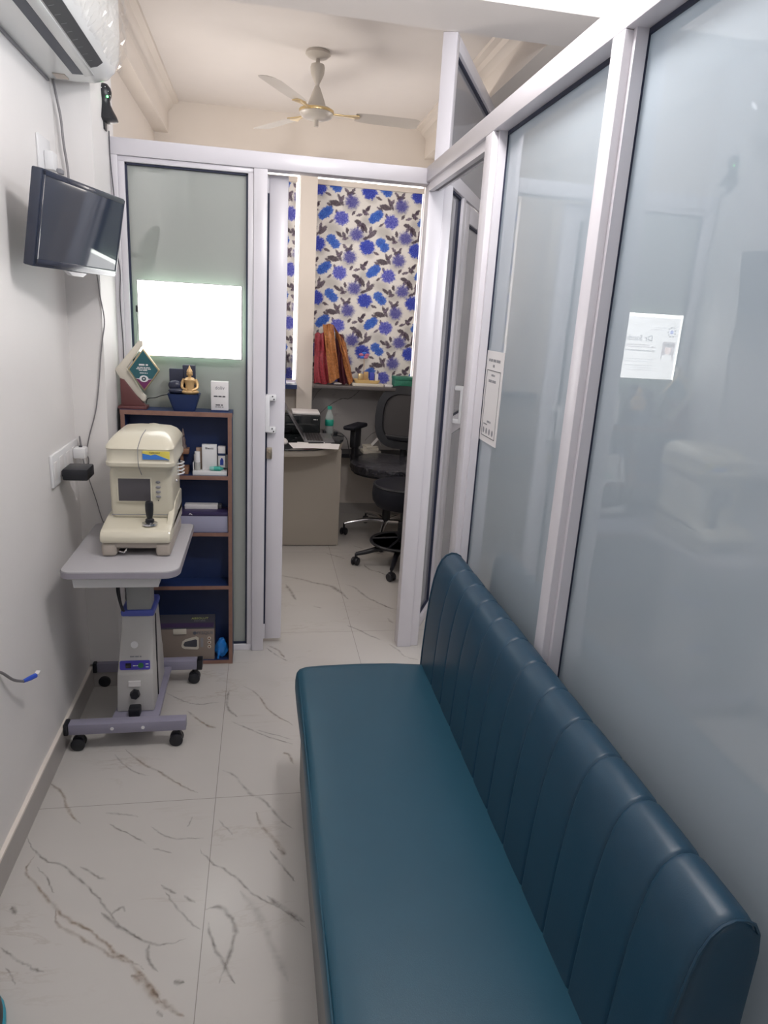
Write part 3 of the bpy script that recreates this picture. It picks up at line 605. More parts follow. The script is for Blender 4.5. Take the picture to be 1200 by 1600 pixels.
dashes('print_line', -.018, .022, 0, .0045, shr, TM((-.450, slope(.301) - .001, .301), nrm), 63)
obj('round_badge', MB().cyl((-.452, slope(.345) + .002, .345), (-.452, slope(.345) - .001, .3455), .013, n=24), M_white, shr)
obj('rating_label', MB().box(-.474, -.432, 2.348, 2.356, .190, .210), M_paper, shr)
pi = MB(); pi.cyl((-.452, 2.356, .160), (-.452, 2.335, .160), .019, .017, n=6); obj('power_inlet', pi, M_black, shr)
pi = MB(); pi.box(-.472, -.430, 2.305, 2.345, .0885, .122, bev=.006); obj('foot_switch', pi, M_black, t)
obj('base_plate', MB().prism([(-.535, 2.25), (-.365, 2.25), (-.366, 2.69), (-.505, 2.69)], 'z', .068, .087, bev=.003), M_gbar, t)
for y0, y1, nm in ((2.240, 2.280, 'front'), (2.680, 2.722, 'rear')):
    cb = obj('cross_bar', MB().box(-.662, -.262, y0, y1, .068, .109, bev=.003), M_gbar, t)
    e = MB(); e.box(-.678, -.662, y0 - .002, y1 + .002, .066, .111, bev=.004); obj('end_cap', e, M_black, cb)
    if nm == 'rear': e = MB(); e.box(-.262, -.240, y0 - .002, y1 + .002, .066, .111, bev=.004); obj('end_cap', e, M_black, cb)
    else:
        [obj('bolt', MB().cyl((bx_, y0, .088), (bx_, y0 - .002, .088), .006), M_white, cb) for bx_ in (-.515, -.41)]
def caster(x, y, parent, R=.024, w=.040, top=.068, mt=None, rz=0.0):
    c = MB(); c.cyl((x, y, top), (x, y, top - .012), .008); c.prism([(x - R * .9, R * 1.0), (x - R * .7, R * 1.9), (x + R * .5, top - .008), (x + R * .9, R * 1.4), (x + R * .9, R)], 'y', y - w * .18, y + w * .18, bev=.002)
    o = obj('caster', c, M_black, parent)
    wv = MB()
    for s_ in (-1, 1): wv.lathe([(0, s_ * w * .22), (R * .75, s_ * w * .22), (R, s_ * w * .26), (R, s_ * w * .45), (R * .85, s_ * w * .5), (0, s_ * w * .5)], (x, y, R), 18, axis='y')
    wo = obj('wheel', wv, M_black, o); return o
for x, y in ((-.635, 2.262), (-.298, 2.262), (-.635, 2.70), (-.275, 2.70)): caster(x, y, t)
cb = MB(); cb.tube(smooth_pts([(-.492, 2.40, .69), (-.497, 2.38, .64), (-.5, 2.37, .56), (-.49, 2.39, .475)]), .004); cb.tube(smooth_pts([(-.485, 2.375, .69), (-.492, 2.362, .62), (-.49, 2.362, .53), (-.483, 2.38, .478)]), .0035)
obj('power_cable', cb, M_black, t)

# ================================================================== AUTOREFRACTOR
M_ivory = mat('ivory_plastic', (0.66, 0.62, 0.50), 0.28, var=0.02, coat=0.2)
M_taupe = mat('taupe_plastic', (0.42, 0.37, 0.32), 0.35, var=0.03)
M_scr = mat('dead_lcd', (0.085, 0.08, 0.09), 0.25)
t = thing('autorefractor', 'ivory eye examination instrument with small screen and black joystick', 'medical instrument', (-0.41, 2.47, 0.719))
b_ = MB()
b_.box(-.527, -.478, 2.285, 2.62, .7195, .768, bev=.012, seg=3); b_.box(-.352, -.303, 2.285, 2.62, .7195, .768, bev=.012, seg=3)
b_.box(-.49, -.34, 2.33, 2.60, .735, .768); b_.box(-.515, -.315, 2.29, 2.61, .750, .768, bev=.004)
obj('base', b_, M_taupe, t, 'taupe sliding base')
obj('lock_lever', MB().tube([(-.472, 2.30, .735), (-.455, 2.292, .733), (-.448, 2.29, .742), (-.446, 2.30, .750)], .003), M_chrome, t)
k_ = MB()
k_.prism([(2.282, .768), (2.278, .780), (2.282, .800), (2.295, .812), (2.40, .828), (2.62, .835), (2.63, .768)], 'x', -.530, -.300, bev=.010)
k_.prism([(2.30, .80), (2.36, .830), (2.44, .875), (2.62, .880), (2.62, .80)], 'x', -.322, -.300, bev=.006)
obj('sliding_deck', k_, M_ivory, t)
bd = MB()
bd.loft([[(x, y, z) for x, y in rrect(-.408 - wx, -.408 + wx, y0, 2.62, .02, 5)] for z, wx, y0 in ((.828, .102, 2.395), (.86, .104, 2.390), (.93, .104, 2.385), (.985, .102, 2.380), (1.005, .098, 2.378))])
body = obj('body', bd, M_ivory, t)
hd = MB()
hd.loft([[(x, y, z) for x, y in rrect(-.402 - wx, -.402 + wx, y0, y1, .03, 6)] for z, wx, y0, y1 in
         ((.995, .096, 2.378, 2.60), (1.006, .099, 2.372, 2.62), (1.014, .108, 2.346, 2.64), (1.020, .112, 2.338, 2.65), (1.032, .112, 2.336, 2.65), (1.038, .109, 2.340, 2.65), (1.074, .109, 2.341, 2.65), (1.079, .111, 2.338, 2.65), (1.086, .110, 2.342, 2.648), (1.098, .103, 2.362, 2.64), (1.110, .094, 2.385, 2.63), (1.120, .080, 2.415, 2.61), (1.125, .055, 2.45, 2.59))])
head = obj('head', hd, M_ivory, t)
obj('rear_cover', MB().lathe([(0, 0), (.062, 0), (.070, .010), (.068, .05), (0, .055)], (-.398, 2.60, 1.050), 28, axis='y'), M_ivory, t)
obj('strap', MB().tube(smooth_pts([(-.395, 2.45, 1.1265), (-.400, 2.39, 1.114), (-.404, 2.345, 1.090), (-.405, 2.333, 1.078), (-.404, 2.331, 1.03), (-.403, 2.345, 1.010), (-.402, 2.372, .985)]), .0012, 5), M_inkgrey, t, 'thin grey tie string')
st = obj('sticker', MB().box(-.391, -.304, 2.3370, 2.3415, 1.046, 1.073), mat('sticker_yellow', (.72, .62, .12), .4), head, 'yellow sticker with blue waves')
wv = MB(); wv.prism([(-.391, 1.046), (-.304, 1.046), (-.320, 1.052), (-.335, 1.058), (-.350, 1.064), (-.364, 1.060), (-.391, 1.066)], 'y', 2.3362, 2.3372); obj('wave_print', wv, mat('sticker_blue', (.05, .2, .62), .4), head)
text('lettering', 'Calibrated', .008, TM((-.352, 2.3366, 1.0690), (0, -1, 0)), M_ink, head)
bz = MB(); bz.box(-.487, -.370, 2.380, 2.39, .884, .974, bev=.003); bzo = obj('screen_bezel', bz, M_ivory, body)
obj('screen', MB().box(-.481, -.376, 2.3785, 2.383, .890, .969, bev=.001), M_scr, body, 'switched-off grey screen')
for i, z in enumerate((.957, .939, .922, .905)):
    obj('button', MB().ell((-.351, 2.3835, z), (.0085, .004, .0048)), M_inkgrey, body)
obj('power_led', MB().ell((-.351, 2.3845, .891), (.002, .002, .002)), M_ink, body)
obj('front_seam', MB().box(-.508, -.312, 2.3835, 2.388, .8385, .8405), M_inkgrey, body)
js = obj('joystick', MB().lathe([(0, .829), (.015, .829), (.0145, .838), (.009, .842), (.010, .848), (.012, .855), (.0135, .870), (.0138, .890), (.012, .900), (0, .904)], (-.375, 2.335, 0), 24), M_black, t, 'black joystick grip')
obj('ring_plate', MB().lathe([(0, .820), (.026, .820), (.025, .826), (.017, .829), (0, .829)], (-.375, 2.335, 0), 28), M_chrome, t, 'chrome ring around the joystick')
obj('side_knob', MB().ell((-.300, 2.46, .945), (.006, .006, .006)), M_chrome, t)
rg = MB()
for z in (.985, .972, .959, .946): rg.tube([(-.306, 2.55, z), (-.288, 2.56, z + .002), (-.286, 2.59, z), (-.30, 2.615, z - .002)], .003, 6)
obj('coiled_cable', rg, M_white, t)

# ================================================================== BOOKSHELF
t = thing('bookshelf', 'navy blue open bookshelf with walnut edging behind the instrument table', 'bookshelf', (-0.335, 2.92, 0))
SX0, SX1, SY0, SY1, ST = -0.555, -0.122, 2.850, 2.960, 1.135
shelves = [0.018, 0.378, 0.622, 0.870]
def shelfbox(name, x0, x1, z0, z1):
    o = obj(name, MB().box(x0, x1, SY0 + .003, SY1, z0, z1), M_navy, t)
    obj('edge_strip', MB().box(x0, x1, SY0, SY0 + .003, z0, z1), M_wood, o)
    return o
shelfbox('side_panel', SX0, SX0 + .016, 0, ST - .018); shelfbox('side_panel', SX1 - .016, SX1, 0, ST - .018)
shelfbox('top_panel', SX0 - .002, SX1 + .002, ST - .018, ST)
for z in shelves: shelfbox('shelf', SX0 + .016, SX1 - .016, z - .016, z)
obj('back_panel', MB().box(SX0 + .016, SX1 - .016, SY1 - .008, SY1, 0.01, ST - .018), M_navy, t)

# ------------------------------------------------------------------ things on the bookshelf top
M_maroon = mat('maroon_wood', (0.13, 0.045, 0.045), 0.4, var=.15); M_cw = mat('cream_wood', (.62, .58, .50), .45, var=.03)
M_gold = mat('gold_paint', (.55, .36, .17), .4, metal=.35, var=.15, vscale=60)
t = thing('award_trophy', 'award trophy with a teal diamond plaque on a maroon and cream stand', 'trophy', (-0.505, 2.90, ST))
obj('base', MB().box(-.566, -.456, 2.87, 2.935, ST, ST + .012, bev=.002), M_maroon, t)
obj('foot_wedge', MB().prism([(-.556, ST + .012), (-.463, ST + .012), (-.478, ST + .03), (-.540, ST + .115), (-.556, ST + .12)], 'y', 2.885, 2.920, bev=.002), M_maroon, t)
obj('chevron_frame', MB().prism([(-.462, 1.168), (-.474, 1.165), (-.556, 1.252), (-.575, 1.287), (-.481, 1.403), (-.466, 1.403), (-.466, 1.385), (-.474, 1.376), (-.530, 1.295), (-.474, 1.200), (-.460, 1.186)], 'y', 2.888, 2.912, bev=.003), M_cw, t, 'cream chevron frame')
cx, cz = -.462, 1.292
pl = MB(); pl.prism([(cx - .062, cz), (cx, cz - .084), (cx + .062, cz), (cx, cz + .084)], 'y', 2.868, 2.885, bev=.005); po = obj('plaque', pl, mat('plaque_edge', (.45, .36, .22), .3, metal=.4), t, 'diamond plaque with a gold edge')
fc = MB(); fc.prism([(cx - .030, cz - .036), (cx + .030, cz - .036), (cx + .054, cz), (cx, cz + .075), (cx - .054, cz)], 'y', 2.8665, 2.8685); obj('teal_field', fc, mat('teal_print', (.02, .10, .12), .3, var=.3, vscale=15), po)
fc = MB(); fc.prism([(cx - .030, cz - .036), (cx, cz - .075), (cx + .030, cz - .036)], 'y', 2.8665, 2.8685); obj('purple_field', fc, mat('purple_print', (.14, .02, .10), .3), po)
em = MB(); em.prism([(cx + .017 * math.cos(a), cz - .034 + .013 * math.sin(a)) for a in [i * math.pi / 12 for i in range(24)]], 'y', 2.8650, 2.8668)
em.prism([(cx - .032, cz - .0335), (cx + .032, cz - .0335), (cx + .014, cz - .038), (cx - .014, cz - .038)], 'y', 2.8655, 2.8668); eo = obj('eye_emblem', em, M_white, po, 'white eye emblem')
obj('iris', MB().lathe([(0, 2.8640), (.0085, 2.8640), (.0085, 2.8655), (0, 2.8655)], (cx, 0, cz - .034), 20, axis='y').lathe([(0, 2.8635), (.003, 2.8635), (.003, 2.864), (0, 2.864)], (cx, 0, cz - .034), 10, axis='y', mi=1), [mat('iris_green', (.05, .09, .10), .4), M_white], po)
fy = 2.8662
AM = TM((cx, fy, cz), (0, -1, 0))
for q_, (w2_, z_, h_) in enumerate(((.017, .020, .006), (.024, .0095, .0032), (.028, .004, .0032), (.018, -.0015, .0032), (.015, -.012, .003))): dashes('print_line', -w2_, w2_, z_, h_, po, AM, 50 + q_, M_paper)
t = thing('tabletop_fountain', 'navy tabletop water fountain with a seated golden buddha', 'fountain', (-0.312, 2.90, ST))
bw_ = MB(); bw_.loft([[(x, y, z) for x, y in rrect(-.312 - w_, -.312 + w_, 2.895 - d_, 2.895 + d_, .012, 4)] for z, w_, d_ in ((ST, .042, .030), (ST + .012, .046, .033), (ST + .05, .058, .040), (ST + .068, .063, .043), (ST + .066, .056, .037), (ST + .058, .054, .035))])
obj('bowl', bw_, M_navy, t)
rk = MB(); rk.box(-.370, -.315, 2.90, 2.925, ST + .05, 1.300, bev=.003); rk.box(-.318, -.268, 2.905, 2.93, ST + .05, 1.316, bev=.003); rk.ell((-.345, 2.885, 1.235), (.028, .02, .022)); rk.ell((-.338, 2.875, 1.215), (.034, .02, .012))
obj('rock_backdrop', rk, mat('dark_slate', (.02, .024, .05), .3, var=.4, vscale=40), t)
bu = MB()
bu.ell((-.288, 2.878, 1.212), (.036, .022, .012), n=20); bu.ell((-.306, 2.868, 1.213), (.016, .012, .008)); bu.ell((-.270, 2.868, 1.213), (.016, .012, .008))
bu.lathe([(0, 1.21), (.020, 1.212), (.019, 1.225), (.017, 1.238), (.021, 1.252), (.023, 1.260), (.016, 1.268), (.007, 1.271), (.006, 1.278), (0, 1.278)], (-.288, 2.880, 0), 16)
for s_ in (-1, 1): bu.tube(smooth_pts([(-.288 + s_ * .021, 2.88, 1.262), (-.288 + s_ * .029, 2.878, 1.245), (-.288 + s_ * .028, 2.87, 1.228), (-.288 + s_ * .008, 2.860, 1.220)], 4), [.0075, .0072, .007, .0068, .0066, .0064, .0062, .006, .0058, .0055, .0052, .005, .0045], 8)
fb = obj('buddha_figure', bu, M_gold, t, 'golden seated buddha')
bu = MB(); bu.ell((-.288, 2.878, 1.285), (.0105, .0105, .013)); bu.ell((-.288, 2.868, 1.284), (.0018, .002, .003)); bu.ell((-.2985, 2.879, 1.282), (.0018, .003, .006)); bu.ell((-.2775, 2.879, 1.282), (.0018, .003, .006)); obj('head', bu, M_gold, fb)
bu = MB(); bu.lathe([(.0105, 1.288), (.012, 1.292), (.009, 1.300), (.005, 1.305), (.003, 1.312), (0, 1.318)], (-.288, 2.880, 0), 12); obj('crown', bu, M_gold, fb)
obj('power_cable', MB().tube(smooth_pts([(-.372, 2.905, 1.195), (-.40, 2.91, 1.190), (-.43, 2.92, 1.178), (-.46, 2.93, 1.172), (-.47, 2.945, 1.15)]), .0018, 6), M_black, t)
t = thing('product_carton', 'small upright white carton alone at the right end of the bookshelf top', 'box', (-0.171, 2.90, ST))
bo = obj('carton', MB().box(-.206, -.137, 2.885, 2.925, ST + .004, ST + .121, bev=.001), M_paper, t)
obj('base_strip', MB().box(-.2065, -.1365, 2.8845, 2.9255, ST, ST + .006), M_navy, t, 'dark blue bottom edge')
text('lettering', 'doliv', .020, TM((-.171, 2.8845, ST + .096), (0, -1, 0)), M_inkgrey, bo)
CM = TM((-.206, 2.8845, ST), (0, -1, 0)); dashes('print_line', .011, .059, .062, .005, bo, CM, 41, M_ink); dashes('print_line', .018, .050, .027, .0045, bo, CM, 42, M_ink); dashes('print_line', .017, .050, .019, .0035, bo, CM, 43)

# ------------------------------------------------------------------ second compartment (on shelf z .862)
Z2 = 0.870
t = thing('wooden_holder', 'small brown wooden tiered holder half hidden behind the instrument', 'stand', (-0.33, 2.9, Z2))
wm = mat('brown_wood', (.24, .12, .07), .5, var=.3, vscale=50)
obj('base', MB().box(-.350, -.300, 2.875, 2.93, Z2, Z2 + .030, bev=.002), wm, t); obj('upright', MB().box(-.333, -.322, 2.895, 2.91, Z2 + .03, Z2 + .085), wm, t); obj('upper_tray', MB().box(-.350, -.298, 2.88, 2.93, Z2 + .085, Z2 + .105, bev=.002), wm, t)
t = thing('small_figurine', 'tiny dark bronze figurine on the wooden tiered holder', 'figurine', (-0.322, 2.905, Z2 + .105))
obj('body', MB().lathe([(0, 0), (.014, .0), (.015, .008), (.010, .02), (.011, .035), (.007, .048), (0, .050)], (-.322, 2.905, Z2 + .105), 16), mat('bronze', (.16, .12, .11), .4, metal=.4, var=.3, vscale=80), t)
obj('head', MB().ell((-.322, 2.905, Z2 + .105 + .057), (.007, .007, .009)).lathe([(.006, .062), (.004, .070), (.002, .080), (0, .084)], (-.322, 2.905, Z2 + .105), 10), bpy.data.materials['bronze'], t)
t = thing('display_tray', 'white display tray on the upper bookshelf compartment, full of small product packs', 'tray', (-0.214, 2.9, Z2))
obj('tray', MB().box(-.282, -.143, 2.862, 2.935, Z2, Z2 + .018, bev=.001).box(-.282, -.143, 2.929, 2.935, Z2 + .018, Z2 + .075).box(-.282, -.279, 2.88, 2.93, Z2 + .018, Z2 + .05), M_white, t)
ZT = Z2 + .018
def carton(name, lab, x0, x1, y0, y1, z0, z1, m, txt=None, ts=.01, cat='box', group=None, tz=.8):
    t = thing(name, lab, cat, ((x0 + x1) / 2, (y0 + y1) / 2, z0), group=group)
    o = obj('carton', MB().box(x0, x1, y0, y1, z0, z1, bev=.0008), m, t)
    if txt: text('lettering', txt, ts, TM(((x0 + x1) / 2, y0 - .0006, z0 + (z1 - z0) * tz), (0, -1, 0)), M_ink, o)
    return t, o
carton('leaflet_holder', 'tall white leaflet holder in the middle of the display tray', -.245, -.185, 2.885, 2.905, ZT, ZT + .108, M_white, 'Bleatz', .014, tz=.86)
carton('product_carton', 'brown carton standing behind the small glass vial in the display tray', -.270, -.247, 2.905, 2.925, ZT, ZT + .09, mat('kraft', (.38, .27, .2), .6))
t, o = carton('product_carton', 'white and blue medicine carton at the right end of the display tray', -.180, -.150, 2.888, 2.915, ZT + .012, ZT + .100, M_paper)
obj('blue_band', MB().box(-.1803, -.1497, 2.8873, 2.8880, ZT + .062, ZT + .072), M_navy, o); obj('bottle_print', MB().prism([(-.172, ZT + .022), (-.158, ZT + .022), (-.158, ZT + .042), (-.163, ZT + .052), (-.167, ZT + .052), (-.172, ZT + .042)], 'y', 2.8870, 2.8882), mat('print_blue', (.02, .05, .3), .5), o)
t = thing('glass_vial', 'small clear vial with white cap at the left of the display tray', 'bottle', (-.264, 2.885, ZT))
obj('vial', MB().lathe([(0, 0), (.012, 0), (.0125, .03), (.009, .036), (0, .036)], (-.264, 2.885, ZT), 18), mat('clear_plastic', (.5, .5, .48), .15, alpha=.8), t); obj('cap', MB().lathe([(0, .034), (.0115, .034), (.011, .078), (0, .08)], (-.264, 2.885, ZT), 18), M_white, t)
t = thing('dropper_bottle', 'green and clear eye drop bottle lying in front of the display tray packs', 'bottle', (-.19, 2.872, ZT))
gm = mat('sea_green', (.03, .34, .27), .3)
obj('bottle', MB().lathe([(0, -.215), (.008, -.214), (.0095, -.205), (.0095, -.196), (0, -.195)], (0, 2.873, ZT + .0095), 16, axis='x'), mat('clear_teal', (.25, .5, .47), .15), t)
obj('label_wrap', MB().lathe([(0, -.196), (.0098, -.196), (.0098, -.170), (.006, -.166), (.005, -.158), (0, -.157)], (0, 2.873, ZT + .0098), 16, axis='x'), gm, t)
# ------------------------------------------------------------------ third compartment (on shelf z .622)
Z3 = 0.622
t = thing('case_box', 'long storage box with patterned lavender front and dark purple lid on the middle shelf', 'box', (-0.24, 2.9, Z3))
lav = bpy.data.materials.new('dotted_lavender'); lav.use_nodes = True; nt = lav.node_tree; b = nt.nodes['Principled BSDF']; b.inputs['Roughness'].default_value = .5
tc = nt.nodes.new('ShaderNodeTexCoord'); vo = nt.nodes.new('ShaderNodeTexVoronoi'); vo.inputs['Scale'].default_value = 110; vo.inputs['Randomness'].default_value = 0
cr_ = nt.nodes.new('ShaderNodeValToRGB'); cr_.color_ramp.elements[0].position = .25; cr_.color_ramp.elements[0].color = (.16, .17, .28, 1); cr_.color_ramp.elements[1].position = .4; cr_.color_ramp.elements[1].color = (.34, .34, .46, 1)
nt.links.new(tc.outputs['Object'], vo.inputs['Vector']); nt.links.new(vo.outputs['Distance'], cr_.inputs[0]); nt.links.new(cr_.outputs[0], b.inputs['Base Color'])
obj('box_body', MB().box(-.50, -.141, 2.860, 2.945, Z3, Z3 + .072, bev=.001), lav, t)
lid = obj('lid', MB().box(-.502, -.140, 2.858, 2.947, Z3 + .072, Z3 + .089, bev=.002), mat('dark_purple', (.035, .025, .085), .4), t, 'dark purple lid')
obj('logo', MB().prism([(-.302, Z3 + .076), (-.296, Z3 + .085), (-.290, Z3 + .082), (-.284, Z3 + .076), (-.290, Z3 + .077), (-.295, Z3 + .0805)], 'y', 2.8570, 2.8582), M_white, lid, 'small white angular logo')
t = thing('slim_carton', 'slim flat white carton lying on the dark purple box lid', 'box', (-0.25, 2.92, Z3 + .089))
obj('carton', MB().box(-.322, -.185, 2.905, 2.944, Z3 + .0892, Z3 + .108, bev=.001), M_paper, t)
obj('end_cap', MB().box(-.185, -.168, 2.907, 2.944, Z3 + .0892, Z3 + .108, bev=.005), M_ink, t)
# ------------------------------------------------------------------ bottom compartment
Z0 = 0.018
M_abox = mat('taupe_carton', (.26, .21, .18), .55, var=.04); M_adark = mat('dark_carton_print', (.06, .06, .075), .45, var=.1)
t = thing('appliance_carton', 'taupe and dark printed carton of a small appliance in the bottom shelf', 'box', (-0.33, 2.9, Z0))
o = obj('carton', MB().box(-.47, -.202, 2.862, 2.945, Z0, Z0 + .152, bev=.001), M_abox, t)
lf = MB(); lf.loft([[(-.47, 2.8615, Z0 + .152), (-.202, 2.8615, Z0 + .152), (-.202, 2.945, Z0 + .156), (-.47, 2.945, Z0 + .156)], [(-.47, 2.8615, Z0 + .1535), (-.202, 2.8615, Z0 + .1535), (-.202, 2.944, Z0 + .185), (-.47, 2.944, Z0 + .185)]])
o2 = obj('top_flap', lf, M_adark, t, 'dark printed top flap')
fn = Vector((0, -.0315, .0825)).normalized()
obj('purple_band', MB().loft([[(-.468, 2.868, Z0 + .156), (-.206, 2.868, Z0 + .156), (-.206, 2.893, Z0 + .1655), (-.468, 2.893, Z0 + .1655)], [(-.468, 2.867, Z0 + .1575), (-.206, 2.867, Z0 + .1575), (-.206, 2.892, Z0 + .167), (-.468, 2.892, Z0 + .167)]]), mat('aubergine', (.05, .03, .08), .4), o2)
text('lettering', 'ABSOLUT', .017, TM((-.268, 2.918, Z0 + .1765), fn), mat('lime_print', (.45, .5, .15), .5), o2); text('lettering', 'SMART SERIES', .008, TM((-.268, 2.904, Z0 + .171), fn), M_inkgrey, o2)
text('lettering', 'HYSQUE', .021, TM((-.246, 2.8605, Z0 + .132), (0, -1, 0)), mat('steel_print', (.12, .13, .16), .4), o)
obj('round_mark', MB().cyl((-.286, 2.862, Z0 + .132), (-.286, 2.8606, Z0 + .132), .008, n=20), bpy.data.materials['steel_print'], o)
dv = MB(); dv.prism([(-.345, Z0 + .072), (-.34, Z0 + .092), (-.325, Z0 + .103), (-.280, Z0 + .115), (-.270, Z0 + .108), (-.270, Z0 + .058), (-.276, Z0 + .052), (-.33, Z0 + .055), (-.342, Z0 + .062)], 'y', 2.8600, 2.862); do = obj('device_print', dv, M_cw, o, 'printed picture of the white device')
dv = MB(); dv.prism([(-.336, Z0 + .076), (-.33, Z0 + .09), (-.283, Z0 + .102), (-.277, Z0 + .098), (-.277, Z0 + .068), (-.283, Z0 + .064), (-.33, Z0 + .068)], 'y', 2.8590, 2.8602); obj('device_window_print', dv, M_adark, do)
obj('frame_print', MB().prism(rrect(-.262, -.250, Z0 + .062, Z0 + .108, .005, 3), 'y', 2.8605, 2.862), M_inkgrey, o)
for z in (.105, .085, .064):
    obj('icon_print', MB().cyl((-.224, 2.862, Z0 + z), (-.224, 2.8605, Z0 + z), .008, n=18).cyl((-.224, 2.8606, Z0 + z), (-.224, 2.860, Z0 + z), .0042, n=12, mi=1), [M_cw, mat('icon_brown', (.25, .12, .08), .5)], o)
obj('closing_tab', MB().box(-.378, -.322, 2.857, 2.863, Z0 + .128, Z0 + .153, bev=.001), M_cw, t)
t = thing('plastic_bag', 'crumpled bright blue plastic bag in the bottom right corner of the bookshelf', 'bag', (-0.17, 2.88, Z0))
bg_ = MB(); bmx = bmesh.new(); bmesh.ops.create_icosphere(bmx, subdivisions=4, radius=1)
rr_ = random.Random(4); fz = [(Vector((rr_.gauss(0, 1), rr_.gauss(0, 1), rr_.gauss(0, .6))).normalized(), rr_.uniform(0, 6), rr_.uniform(4, 9)) for _ in range(9)]
for v in bmx.verts:
    d_ = v.co.copy(); s_ = 1 + sum(.05 * (1 - abs(math.sin(f * d_.dot(a) + p))) for a, p, f in fz) - .12
    v.co = Vector((-.172 + d_.x * .023 * s_ * (1.1 - .25 * d_.z), 2.888 + d_.y * .022 * s_, Z0 + .046 + d_.z * .045 * s_))
    v.co.z = max(v.co.z, Z0 + .0005)
bg_.merge(bmx); obj('bag_body', bg_, mat('blue_polythene', (.02, .20, .62), .3, var=.15, vscale=40), t)
obj('knot', MB().tube(smooth_pts([(-.183, 2.868, Z0 + .04), (-.184, 2.862, Z0 + .02), (-.187, 2.858, Z0 + .004)]), [.006] * 6 + [.005] * 6 + [.002]), bpy.data.materials['blue_polythene'], t)
# ================================================================== LIGHT BOX SIGN
def emis(name, col, s):
    m = bpy.data.materials.new(name); m.use_nodes = True; nt = m.node_tree; b = nt.nodes['Principled BSDF']
    b.inputs['Base Color'].default_value = (.6, .6, .6, 1); b.inputs['Emission Color'].default_value = (*col, 1); b.inputs['Emission Strength'].default_value = s; b.inputs['Roughness'].default_value = .3; return m
E_pan = emis('backlit_panel', (1.0, 1.0, .985), 3.2); E_edge = emis('backlit_edge', (.95, 1.0, .93), 9.0); E_side = emis('glowing_side', (.75, 1.0, .80), 2.2)
E_ink = emis('backlit_ink', (1.0, 1.02, 1.05), 1.02); E_soft = emis('backlit_pale_ink', (1.0, 1.0, 1.02), 1.9); E_blue = emis('backlit_blue', (.35, .42, .85), 3.0); E_skin = emis('backlit_skin', (.80, .66, .62), 3.6); E_grey = emis('backlit_grey', (1.0, .93, .95), 1.6)
LX0, LX1, LZ0, LZ1, LY = -.486, -.087, 1.345, 1.631, 2.950
t = thing('lightbox_sign', 'glowing white backlit sign panel mounted on the frosted glass above the bookshelf', 'sign', ((LX0 + LX1) / 2, LY, LZ0))
obj('side_glow', MB().box(LX0 + .002, LX1 - .002, LY + .002, LY + .030, LZ0 + .002, LZ1 - .002), E_side, t, 'glowing edge of the acrylic panel')
f = MB(); f.box(LX0, LX1, LY - .002, LY + .014, LZ0 - .003, LZ0); f.box(LX1, LX1 + .005, LY - .002, LY + .014, LZ0 - .003, LZ1 + .003); f.box(LX0 - .003, LX0, LY - .002, LY + .014, LZ0 - .003, LZ1 + .003); f.box(LX0, LX1, LY - .002, LY + .014, LZ1, LZ1 + .003)
obj('frame', f, M_chrome, t)
pn = obj('panel', MB().box(LX0, LX1, LY, LY + .003, LZ0, LZ1 - .014), E_pan, t)
obj('light_strip', MB().box(LX0, LX1, LY - .001, LY + .003, LZ1 - .013, LZ1).box(LX0, LX0 + .006, LY - .001, LY + .003, LZ0, LZ1 - .014), E_edge, t, 'bright strip along the top of the panel')
PM = TM((LX0, LY - .0006, LZ0), (0, -1, 0)) # local x from left edge, y from bottom edge
ty = LY - .0006
text('lettering', 'Dr Sandeep K', .036, TM((LX0 + .132, ty, LZ0 + .178), (0, -1, 0)), E_ink, pn, align='LEFT', bold=.0006)
dashes('small_print', .145, .37, .149, .0045, pn, PM, 1, E_grey); dashes('small_print', .112, .37, .140, .0045, pn, PM, 2, E_grey); dashes('small_print', .115, .37, .124, .006, pn, PM, 3, E_ink)
for i, (z, xe) in enumerate(((.108, .36), (.098, .37), (.080, .25), (.070, .23), (.060, .24))): dashes('small_print', .115, xe, z - .022, .004, pn, PM, 10 + i, E_soft)
dashes('small_print', .075, .13, .228, .004, pn, PM, 20, E_soft); dashes('small_print', .075, .15, .218, .004, pn, PM, 21, E_soft)
lg = MB()
for i in range(9):
    a = i * 2 * math.pi / 9; lg.ell((.044 + .018 * math.cos(a), .211 + .020 * math.sin(a), 0), (.0045, .0045, .0003), n=10)
lg.fit(PM); obj('logo_ring', lg, E_ink, pn); lg = MB(); lg.ell((.044, .211, 0), (.009, .009, .0003), n=14); lg.fit(PM); obj('logo_centre', lg, E_blue, pn)
ph = MB(); ph.box(.018, .080, .082, .168, -.0003, .0003); ph.fit(PM); obj('portrait_background', ph, E_grey, pn)
ph = MB(); ph.ell((.049, .133, .0004), (.017, .022, .0002), n=14); ph.fit(PM); obj('portrait_face', ph, E_skin, pn)
ph = MB(); ph.ell((.049, .152, .0007), (.019, .009, .0002), n=14); ph.fit(PM); obj('portrait_hair', ph, E_ink, pn)
ph = MB(); ph.prism([(.020, .082), (.078, .082), (.073, .104), (.058, .113), (.040, .113), (.026, .104)], 'z', .0003, .0006); ph.fit(PM); obj('portrait_coat', ph, E_pan, pn)
obj('cable', MB().tube(smooth_pts([(LX0 + .003, LY + .02, LZ0 + .20), (LX0 - .012, LY + .015, LZ0 + .18), (LX0 - .010, LY + .02, LZ0 + .12), (LX0 - .02, LY + .02, LZ0 + .02), (LX0 - .025, LY + .02, LZ0 - .08)]), .0015, 6), M_inkgrey, t)
obj('plug', MB().box(LX0 - .012, LX0 - .004, LY + .005, LY + .02, LZ0 + .165, LZ0 + .19, bev=.002), M_black, t)

